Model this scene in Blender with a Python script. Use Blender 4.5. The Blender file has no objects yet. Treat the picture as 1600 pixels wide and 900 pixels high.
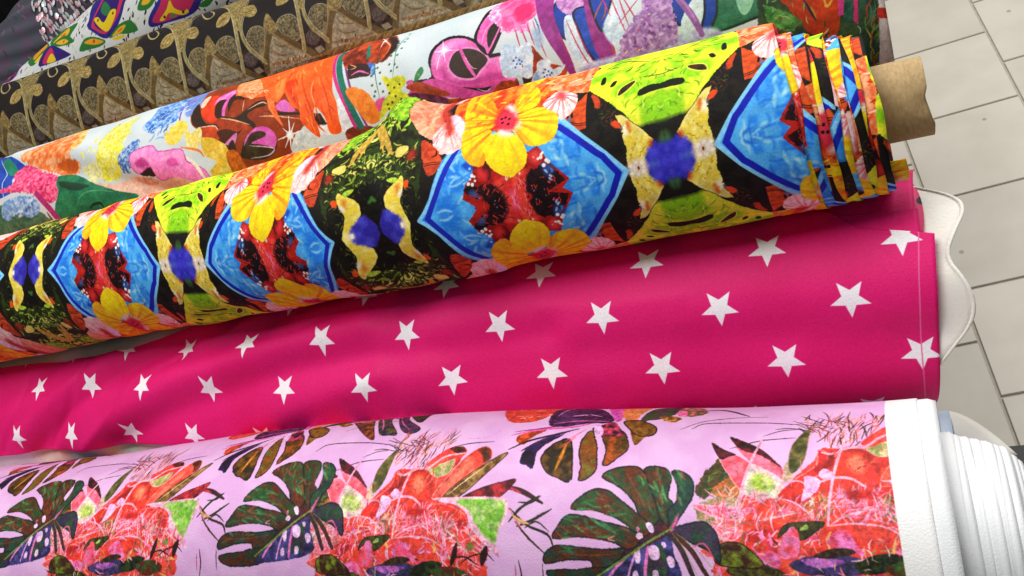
import bpy, math, random
import numpy as np
from mathutils import Matrix, Vector

# ------------------------------------------------------------------ camera, world, light
scene = bpy.context.scene
H = 1.6                                   # camera height above the floor
cd = bpy.data.cameras.new("camera"); cam = bpy.data.objects.new("camera", cd)
scene.collection.objects.link(cam); scene.camera = cam
cd.sensor_width = 36.0; cd.lens = 36.0 * 1470 / 1600; cd.clip_start = 0.01; cd.clip_end = 60
cam.matrix_world = Matrix(((0.90457571, 0.15850097, 0.39575272, 0.0),
                           (0.14295, 0.7617978, -0.63184603, 0.0),
                           (-0.40163177, 0.62812543, 0.66644608, H),
                           (0, 0, 0, 1)))
world = bpy.data.worlds.new("World"); scene.world = world; world.use_nodes = True
bg = world.node_tree.nodes["Background"]
bg.inputs[0].default_value = (0.95, 0.97, 1.0, 1); bg.inputs[1].default_value = 0.16

def area(name, loc, target, sx, sy, power, col):
    l = bpy.data.lights.new(name, 'AREA'); l.shape = 'RECTANGLE'; l.size = sx; l.size_y = sy
    l.energy = power; l.color = col
    o = bpy.data.objects.new(name, l); scene.collection.objects.link(o); o.location = loc
    o.rotation_euler = (Vector(target) - Vector(loc)).to_track_quat('-Z', 'Y').to_euler()
    return o
area("shop_window_light", (1.1, 2.9, 2.9), (0.1, 0.9, 0.5), 2.0, 1.4, 95, (1.0, 0.985, 0.96))
area("ceiling_panel_light", (-0.6, 0.55, 3.2), (-0.4, 0.55, 1.0), 1.2, 1.2, 49, (1.0, 0.985, 0.965))
vs = scene.view_settings
vs.view_transform = 'Standard'; vs.look = 'None'; vs.exposure = 0.0; vs.gamma = 1.0
rng = np.random.default_rng(7); random.seed(7)

# ------------------------------------------------------------------ helpers
def link(o, parent=None):
    scene.collection.objects.link(o)
    if parent is not None: o.parent = parent
    return o

def tag(o, label=None, cat=None, group=None, kind=None):
    for k, v in (("label", label), ("category", cat), ("group", group), ("kind", kind)):
        if v: o[k] = v
    return o

def empty(name, loc, label, cat, group=None):
    o = bpy.data.objects.new(name, None); o.location = loc; o.empty_display_size = 0.05
    link(o); return tag(o, label, cat, group)

def mesh_obj(name, verts, faces, mat, parent=None, uvs=None, smooth=True):
    """verts are in world space; a parented object keeps its place"""
    me = bpy.data.meshes.new(name)
    off = np.array(parent.location) if parent is not None and parent.parent is None else np.zeros(3)
    if parent is not None and parent.parent is not None: off = np.array(parent.parent.location)
    v = np.asarray(verts, float) - off
    me.from_pydata(v.tolist(), [], [tuple(int(i) for i in f) for f in faces]); me.update()
    if uvs is not None:
        ul = me.uv_layers.new(name="UVMap")
        idx = np.zeros(len(me.loops), int); me.loops.foreach_get("vertex_index", idx)
        ul.data.foreach_set("uv", np.asarray(uvs, np.float32)[idx].ravel())
    if smooth: me.polygons.foreach_set("use_smooth", [True] * len(me.polygons))
    me.materials.append(mat)
    return link(bpy.data.objects.new(name, me), parent)

def grid_obj(name, P, mat, parent=None, UV=None, thick=0.0, flip=False):
    """P: (n, m, 3) grid of world points"""
    n, m = P.shape[:2]
    i, j = np.meshgrid(np.arange(n - 1), np.arange(m - 1), indexing='ij')
    a = (i * m + j).ravel(); q = np.stack([a, a + m, a + m + 1, a + 1], 1)
    if flip: q = q[:, ::-1]
    o = mesh_obj(name, P.reshape(-1, 3), q, mat, parent, None if UV is None else UV.reshape(-1, 2))
    if thick:
        s = o.modifiers.new("thickness", 'SOLIDIFY'); s.thickness = thick; s.offset = -1
    return o

def box_verts(x0, x1, y0, y1, z0, z1, b=0.0):
    v, f = [], []
    if b <= 0:
        v = [(x, y, z) for z in (z0, z1) for y in (y0, y1) for x in (x0, x1)]
        f = [(0, 2, 3, 1), (4, 5, 7, 6), (0, 1, 5, 4), (2, 6, 7, 3), (0, 4, 6, 2), (1, 3, 7, 5)]
    else:
        ring = lambda z, d: [(x0 + d, y0 + d, z), (x1 - d, y0 + d, z), (x1 - d, y1 - d, z), (x0 + d, y1 - d, z)]
        v = ring(z0, 0) + ring(z1 - b, 0) + ring(z1, b)
        f = [(3, 2, 1, 0), (8, 9, 10, 11)]
        for k in range(2):
            for s in range(4):
                a = k * 4 + s; c = k * 4 + (s + 1) % 4
                f.append((a, c, c + 4, a + 4))
    return v, f

def hexc(h): return np.array([int(h[i:i + 2], 16) for i in (0, 2, 4)], np.float32) / 255.0
def lin(c): return tuple(float(((x + 0.055) / 1.055) ** 2.4 if x > 0.04045 else x / 12.92) for x in c) + (1.0,)

def vnoise(shape, cell, rg):
    """smooth value noise in 0..1, two octaves"""
    out = np.zeros(shape, np.float32); tot = 0
    for o, amp in ((1.0, 1.0), (0.5, 0.55), (0.25, 0.3)):
        c = max(cell * o, 1.01)
        gh, gw = int(shape[0] / c) + 3, int(shape[1] / c) + 3
        g = rg.random((gh, gw)).astype(np.float32)
        y = np.arange(shape[0]) / c; x = np.arange(shape[1]) / c
        yi = y.astype(int); xi = x.astype(int); fy = y - yi; fx = x - xi
        fy = (fy * fy * (3 - 2 * fy))[:, None].astype(np.float32); fx = (fx * fx * (3 - 2 * fx))[None].astype(np.float32)
        r0 = g[yi][:, xi] * (1 - fx) + g[yi][:, xi + 1] * fx
        r1 = g[yi + 1][:, xi] * (1 - fx) + g[yi + 1][:, xi + 1] * fx
        out += amp * (r0 * (1 - fy) + r1 * fy); tot += amp
    return out / tot

def smooth_closed(p, k=4):
    n = len(p); out = []
    for i in range(n):
        a, b, c, d = p[i - 1], p[i], p[(i + 1) % n], p[(i + 2) % n]
        for s in range(k):
            t = s / k
            out.append(0.5 * (2 * b + (c - a) * t + (2 * a - 5 * b + 4 * c - d) * t * t + (3 * b - a - 3 * c + d) * t ** 3))
    return np.array(out)

def smooth_open(p, k=5):
    if len(p) < 3: return np.array([p[0] + (p[-1] - p[0]) * s / k for s in range(k + 1)])
    q = np.vstack([2 * p[0] - p[1], p, 2 * p[-1] - p[-2]]); out = []
    for i in range(1, len(q) - 2):
        a, b, c, d = q[i - 1], q[i], q[i + 1], q[i + 2]
        for s in range(k):
            t = s / k
            out.append(0.5 * (2 * b + (c - a) * t + (2 * a - 5 * b + 4 * c - d) * t * t + (3 * b - a - 3 * c + d) * t ** 3))
    out.append(p[-1]); return np.array(out)

class Print:
    """a textile print drawn with vector shapes in cloth millimetres (u along the roll, v round it)"""
    def __init__(s, u0, u1, v0, v1, res, base, base2=None, n=30, seed=1):
        s.u0, s.v0, s.res = u0, v0, res
        s.w = int((u1 - u0) * res); s.h = int((v1 - v0) * res); s.u1 = u0 + s.w / res; s.v1 = v0 + s.h / res
        s.rg = np.random.default_rng(seed); s.N = {}; s.m = np.zeros((s.h, s.w), np.float32)
        s.a = np.empty((s.h, s.w, 3), np.float32); s.a[:] = hexc(base)
        if base2:
            k = s.noise(n)[..., None]; k = np.clip((k - .35) / .3, 0, 1); s.a = s.a * (1 - k) + hexc(base2) * k
    def noise(s, mm, i=0):
        key = (round(mm, 1), i)
        if key not in s.N: s.N[key] = vnoise((s.h, s.w), mm * s.res, s.rg)
        return s.N[key]
    def box(s, p, m):
        x0, y0 = np.floor(p.min(0) - m).astype(int); x1, y1 = np.ceil(p.max(0) + m).astype(int) + 1
        x0, y0 = max(x0, 0), max(y0, 0); x1, y1 = min(x1, s.w), min(y1, s.h)
        return None if x1 <= x0 or y1 <= y0 else (x0, x1, y0, y1)
    def px(s, p): return (np.asarray(p, float) - (s.u0, s.v0)) * s.res
    def coords(s, b, w):
        x0, x1, y0, y1 = b
        X, Y = np.meshgrid(np.arange(x0, x1) + .5, np.arange(y0, y1) + .5); X = X.astype(np.float32); Y = Y.astype(np.float32)
        if w:
            for k, sc in ((1.0, 4.0), (.5, 1.4)):
                X = X + (s.noise(sc, 1)[y0:y1, x0:x1] - .5) * 1.3 * w * k * s.res
                Y = Y + (s.noise(sc, 2)[y0:y1, x0:x1] - .5) * 1.3 * w * k * s.res
        return X, Y
    def blend(s, b, al, col):
        x0, x1, y0, y1 = b; s.m[y0:y1, x0:x1] = np.maximum(s.m[y0:y1, x0:x1], al); al = al[..., None]
        s.a[y0:y1, x0:x1] = s.a[y0:y1, x0:x1] * (1 - al) + col * al
    def poly(s, pts, o, sm):
        p = s.px(pts)
        if sm: p = smooth_closed(p)
        f = min(float(o.get('f', .5)), 5) * s.res; w = float(o.get('w', 0)); ow = float(o.get('ow', 0)) * s.res
        b = s.box(p, f + ow + 5 * w * s.res)
        if b is None: return
        X, Y = s.coords(b, w)
        d2 = np.full(X.shape, 1e12, np.float32); ins = np.zeros(X.shape, bool)
        for i in range(len(p)):
            ax, ay = p[i - 1]; bx, by = p[i]; ex, ey = bx - ax, by - ay; L = ex * ex + ey * ey
            if L < 1e-9: continue
            t = np.clip(((X - ax) * ex + (Y - ay) * ey) / L, 0, 1)
            d2 = np.minimum(d2, (X - ax - t * ex) ** 2 + (Y - ay - t * ey) ** 2)
            if by != ay: ins ^= ((ay > Y) != (by > Y)) & (X < ex * (Y - ay) / ey + ax)
        sd = np.sqrt(d2) * np.where(ins, -1, 1)
        x0, x1, y0, y1 = b
        if 'o' in o: s.blend(b, np.clip(.5 - (sd - ow) / max(f, 1), 0, 1), hexc(o['o']))
        col = np.broadcast_to(hexc(o['c']), X.shape + (3,))
        if 'd' in o:
            k = s.noise(float(o.get('n', 6)), 3)[y0:y1, x0:x1] + float(o.get('m', 0))
            k = np.clip((k - .33) / .34, 0, 1)[..., None]; col = col * (1 - k) + hexc(o['d']) * k
        if ',' in o.get('r', ''):
            cx, cy, hc, am = o['r'].split(','); cx, cy = s.px((float(cx), float(cy)))
            ang = np.arctan2(Y - cy, X - cx); rad = np.hypot(X - cx, Y - cy)
            q = s.rg.random(200); ai = (ang / (2 * math.pi) * 110) % 110; i0 = ai.astype(int); fr = ai - i0
            st = q[i0] * (1 - fr) + q[i0 + 1] * fr
            k = np.clip((st - .45) * 3, 0, 1) * np.clip(1.25 - rad / (rad[ins].max() if ins.any() else 1), 0, 1) * float(am)
            k = np.clip(k, 0, 1)[..., None]; col = col * (1 - k) + hexc(hc) * k
        s.blend(b, np.clip(.5 - sd / max(f, 1), 0, 1), col)
    def line(s, pts, width, hc, f=.5, taper=.25, w=0, pre=False, sharp=False, dark=False):
        p = s.px(pts) if not pre else np.asarray(pts, float)
        p = p if sharp else smooth_open(p); hw = max(width * s.res / 2, .35); f = max(f * s.res, 1)
        b = s.box(p, hw + f + 5 * w * s.res)
        if b is None: return
        X, Y = s.coords(b, w); best = np.full(X.shape, 1e9, np.float32); n = len(p) - 1
        for i in range(n):
            ax, ay = p[i]; ex, ey = p[i + 1] - p[i]; L = ex * ex + ey * ey + 1e-9
            t = np.clip(((X - ax) * ex + (Y - ay) * ey) / L, 0, 1)
            g = (i + t) / n; prof = taper + (1 - taper) * np.sin(math.pi * np.clip(g, .02, .98)) ** .6
            best = np.minimum(best, np.hypot(X - ax - t * ex, Y - ay - t * ey) - hw * prof)
        al = np.clip(.5 - best / f, 0, 1)
        if dark: al = al * (s.a[b[2]:b[3], b[0]:b[1]].max(-1) < .5)
        s.blend(b, al, hexc(hc))
    def hair(s, pts, o):
        p = s.px(pts); lo, hi = p.min(0), p.max(0); cols = o['cols'].split(',')
        n = int(o['n']); L = float(o['l']) * s.res; b = float(o['b']); a0 = float(o['a']); sp = float(o['s']); k = 0
        while k < n:
            q = lo + (hi - lo) * s.rg.random(2); ins = False
            for i in range(len(p)):
                (ax, ay), (bx, by) = p[i - 1], p[i]
                if (ay > q[1]) != (by > q[1]) and q[0] < (bx - ax) * (q[1] - ay) / (by - ay) + ax: ins = not ins
            k += 1
            if not ins: continue
            a = math.radians(a0 + sp * (s.rg.random() * 2 - 1)); l = L * (.5 + s.rg.random() * .8)
            cv = (s.rg.random() - .5) * 1.6 * float(o.get('q', 1))
            pp = [q, q + np.array([math.cos(a), math.sin(a)]) * l * .5, q + np.array([math.cos(a), math.sin(a)]) * l * .5 + np.array([math.cos(a + cv), math.sin(a + cv)]) * l * .5]
            s.line(np.array(pp), b * (.6 + .7 * s.rg.random()), cols[int(s.rg.random() * len(cols))], float(o.get('f', .5)), pre=True, dark='on' in o)
    def draw(s, text, offs=((0, 0),)):
        for ln in text.strip().splitlines():
            head, pts = ln.split(' : '); q = np.array(pts.split(), float).reshape(-1, 2)
            tk = head.split(); o = dict(t.split('=', 1) for t in tk[1:])
            for du, dv in ([(0, 0)] if 'z' in o else offs):
                r = q + (du, dv)
                if tk[0] in 'PS': s.poly(r, o, tk[0] == 'S')
                elif tk[0] in 'LK': s.line(r, float(o['b']), o['c'], float(o.get('f', .5)), float(o.get('t', .25)), float(o.get('w', 0)), sharp=tk[0] == 'K')
                elif tk[0] == 'D':
                    R_ = float(o['r'])
                    for c in r:
                        an = np.linspace(0, 2 * math.pi, 9)[:-1]
                        s.poly(c + R_ * np.stack([np.cos(an), np.sin(an)], 1), o, True)
                elif tk[0] == 'H': s.hair(r, o)
    def finish(s, warp, lum):
        """painterly grain of the print: ragged edges and tonal mottling where ink lies"""
        X, Y = np.meshgrid(np.arange(s.w), np.arange(s.h))
        for sc, am in ((1.3, 1.0), (3.5, 1.0)):
            X = X + (s.noise(sc, 7) - .5) * 2 * warp * am * s.res; Y = Y + (s.noise(sc, 8) - .5) * 2 * warp * am * s.res
        X = np.clip(np.round(X), 0, s.w - 1).astype(int); Y = np.clip(np.round(Y), 0, s.h - 1).astype(int)
        s.a = s.a[Y, X]; m = s.m[Y, X]
        k = (s.noise(1.0, 9) - .5) * 1.1 + (s.noise(2.6, 10) - .5) * 1.2 + (s.noise(8, 11) - .5) * .8
        s.a = s.a * (1 + (k * lum * 2 * m)[..., None])
        h = (s.noise(4, 12) - .5)[..., None] * m[..., None] * lum * .35
        s.a = np.clip(s.a + h * np.array([1, .1, -1], np.float32), 0, 1)
        return s
    def image(s, name, arr=None):
        a = s.a if arr is None else arr
        a = np.clip(a + (s.rg.random(a.shape[:2] + (1,)).astype(np.float32) - .5) * .045, 0, 1)
        im = bpy.data.images.new(name, a.shape[1], a.shape[0])
        im.pixels.foreach_set(np.concatenate([a, np.ones(a.shape[:2] + (1,), np.float32)], 2).astype(np.float32).ravel())
        im.update(); im.pack(); return im
    def uv(s, u, v): return np.stack([(u - s.u0) / (s.u1 - s.u0), (v - s.v0) / (s.v1 - s.v0)], -1)

# ------------------------------------------------------------------ materials
def new_mat(name):
    m = bpy.data.materials.new(name); m.use_nodes = True
    return m, m.node_tree.nodes, m.node_tree.links, m.node_tree.nodes["Principled BSDF"]

def weave(nt, ln, b, scale=700, strength=.3, wr=0.0):
    tc = nt.new("ShaderNodeTexCoord")
    nz = nt.new("ShaderNodeTexNoise"); nz.inputs["Scale"].default_value = scale; nz.inputs["Detail"].default_value = 2
    ln.new(tc.outputs["Object"], nz.inputs["Vector"])
    bp = nt.new("ShaderNodeBump"); bp.inputs["Strength"].default_value = strength; bp.inputs["Distance"].default_value = .001
    ln.new(nz.outputs["Fac"], bp.inputs["Height"])
    if wr:
        n2 = nt.new("ShaderNodeTexNoise"); n2.inputs["Scale"].default_value = 38; n2.inputs["Detail"].default_value = 3
        mp = nt.new("ShaderNodeMapping"); mp.inputs["Scale"].default_value = (.35, 1, 1)
        ln.new(tc.outputs["Object"], mp.inputs["Vector"]); ln.new(mp.outputs["Vector"], n2.inputs["Vector"])
        b2 = nt.new("ShaderNodeBump"); b2.inputs["Strength"].default_value = wr; b2.inputs["Distance"].default_value = .004
        ln.new(n2.outputs["Fac"], b2.inputs["Height"]); ln.new(bp.outputs["Normal"], b2.inputs["Normal"]); bp = b2
    ln.new(bp.outputs["Normal"], b.inputs["Normal"])

def print_mat(name, im, rough=.62, ext='MIRROR', wr=.25, spec=.22, sheen=.0):
    m, nt, ln, b = new_mat(name)
    t = nt.new("ShaderNodeTexImage"); t.image = im; t.extension = ext; t.interpolation = 'Cubic'
    ln.new(t.outputs["Color"], b.inputs["Base Color"])
    b.inputs["Roughness"].default_value = rough; b.inputs["Specular IOR Level"].default_value = spec
    b.inputs["Sheen Weight"].default_value = sheen; b.inputs["Sheen Roughness"].default_value = .4
    weave(nt, ln, b, wr=wr); return m

def cloth_mat(name, c1, c2=None, scale=30, rough=.75, wr=.2, spec=.25, wscale=900):
    m, nt, ln, b = new_mat(name)
    tc = nt.new("ShaderNodeTexCoord"); nz = nt.new("ShaderNodeTexNoise"); nz.inputs["Scale"].default_value = scale
    nz.inputs["Detail"].default_value = 4; ln.new(tc.outputs["Object"], nz.inputs["Vector"])
    rp = nt.new("ShaderNodeValToRGB"); rp.color_ramp.elements[0].position = .35; rp.color_ramp.elements[1].position = .68
    rp.color_ramp.elements[0].color = lin(hexc(c1)); rp.color_ramp.elements[1].color = lin(hexc(c2 or c1))
    ln.new(nz.outputs["Fac"], rp.inputs["Fac"]); ln.new(rp.outputs["Color"], b.inputs["Base Color"])
    b.inputs["Roughness"].default_value = rough; b.inputs["Specular IOR Level"].default_value = spec
    weave(nt, ln, b, scale=wscale, wr=wr); return m

# ------------------------------------------------------------------ floor
m_grout = cloth_mat("grout", "a8a295", "b3ad9f", 60, .9, 0)
def tile_mat():
    m, nt, ln, b = new_mat("floor_tile")
    tc = nt.new("ShaderNodeTexCoord"); oi = nt.new("ShaderNodeObjectInfo")
    n1 = nt.new("ShaderNodeTexNoise"); n1.inputs["Scale"].default_value = 9; n1.inputs["Detail"].default_value = 6
    va = nt.new("ShaderNodeVectorMath"); va.operation = 'ADD'
    ln.new(tc.outputs["Object"], va.inputs[0]); ln.new(oi.outputs["Location"], va.inputs[1]); ln.new(va.outputs[0], n1.inputs["Vector"])
    rp = nt.new("ShaderNodeValToRGB"); e = rp.color_ramp.elements
    e[0].position = .3; e[0].color = lin(hexc("beb7a8")); e[1].position = .75; e[1].color = lin(hexc("cdc6b8"))
    ln.new(n1.outputs["Fac"], rp.inputs["Fac"])
    n2 = nt.new("ShaderNodeTexNoise"); n2.inputs["Scale"].default_value = 260; n2.inputs["Detail"].default_value = 2
    ln.new(va.outputs[0], n2.inputs["Vector"])
    vo = nt.new("ShaderNodeTexVoronoi"); vo.inputs["Scale"].default_value = 11; ln.new(va.outputs[0], vo.inputs["Vector"])
    lt = nt.new("ShaderNodeMath"); lt.operation = 'LESS_THAN'; lt.inputs[1].default_value = .055; ln.new(vo.outputs["Distance"], lt.inputs[0])
    hs = nt.new("ShaderNodeMix"); hs.data_type = 'RGBA'; hs.blend_type = 'MULTIPLY'
    fm = nt.new("ShaderNodeMath"); fm.operation = 'MULTIPLY'; fm.inputs[1].default_value = .55; ln.new(lt.outputs[0], fm.inputs[0])
    ln.new(fm.outputs[0], hs.inputs["Factor"]); ln.new(rp.outputs["Color"], hs.inputs["A"]); hs.inputs["B"].default_value = (.25, .22, .18, 1)
    ml = nt.new("ShaderNodeMix"); ml.data_type = 'RGBA'; ml.blend_type = 'OVERLAY'; ml.inputs["Factor"].default_value = .25
    ln.new(hs.outputs["Result"], ml.inputs["A"]); ln.new(n2.outputs["Color"], ml.inputs["B"])
    sp = nt.new("ShaderNodeSeparateColor"); bc = nt.new("ShaderNodeMix"); bc.data_type = 'RGBA'; bc.blend_type = 'MULTIPLY'; bc.inputs["Factor"].default_value = 1
    mr = nt.new("ShaderNodeMapRange"); mr.inputs["To Min"].default_value = .93; mr.inputs["To Max"].default_value = 1.05
    ln.new(oi.outputs["Random"], mr.inputs["Value"]); ln.new(hs.outputs["Result"], bc.inputs["A"]); ln.new(mr.outputs[0], bc.inputs["B"])
    nt.remove(sp); nt.remove(ml)
    ln.new(bc.outputs["Result"], b.inputs["Base Color"]); b.inputs["Roughness"].default_value = .5
    bp = nt.new("ShaderNodeBump"); bp.inputs["Strength"].default_value = .08; bp.inputs["Distance"].default_value = .002
    ln.new(n2.outputs["Fac"], bp.inputs["Height"]); ln.new(bp.outputs["Normal"], b.inputs["Normal"])
    return m
v, f = box_verts(-6, 6, -4, 8, -.05, -.004)
floor = tag(mesh_obj("floor", v, f, m_grout, smooth=False), kind="structure")
floor["label"] = "pale tiled shop floor with grey grout"
TS = .2566; FA = math.radians(6.2); m_tile = tile_mat()
v, f = box_verts(-TS / 2 + .0029, TS / 2 - .0029, -TS / 2 + .0029, TS / 2 - .0029, -.006, 0, .0012)
tile_me = None
P0 = np.array((.1483 * 1.6, 1.307 * 1.6)); e1 = np.array((math.cos(FA), math.sin(FA))); e2 = np.array((-math.sin(FA), math.cos(FA)))
for ci in range(-4, 6):
    for ri in range(-8, 5):
        c = P0 + e1 * TS * (ci + .5) + e2 * TS * (ri + .5 + (.5 if ci % 2 == 0 else 0))
        if tile_me is None:
            o = mesh_obj("tile", v, f, m_tile, floor, smooth=False); tile_me = o.data
        else:
            o = link(bpy.data.objects.new("tile", tile_me), floor)
        o.location = (c[0], c[1], 0); o.rotation_euler = (0, 0, FA)

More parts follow.
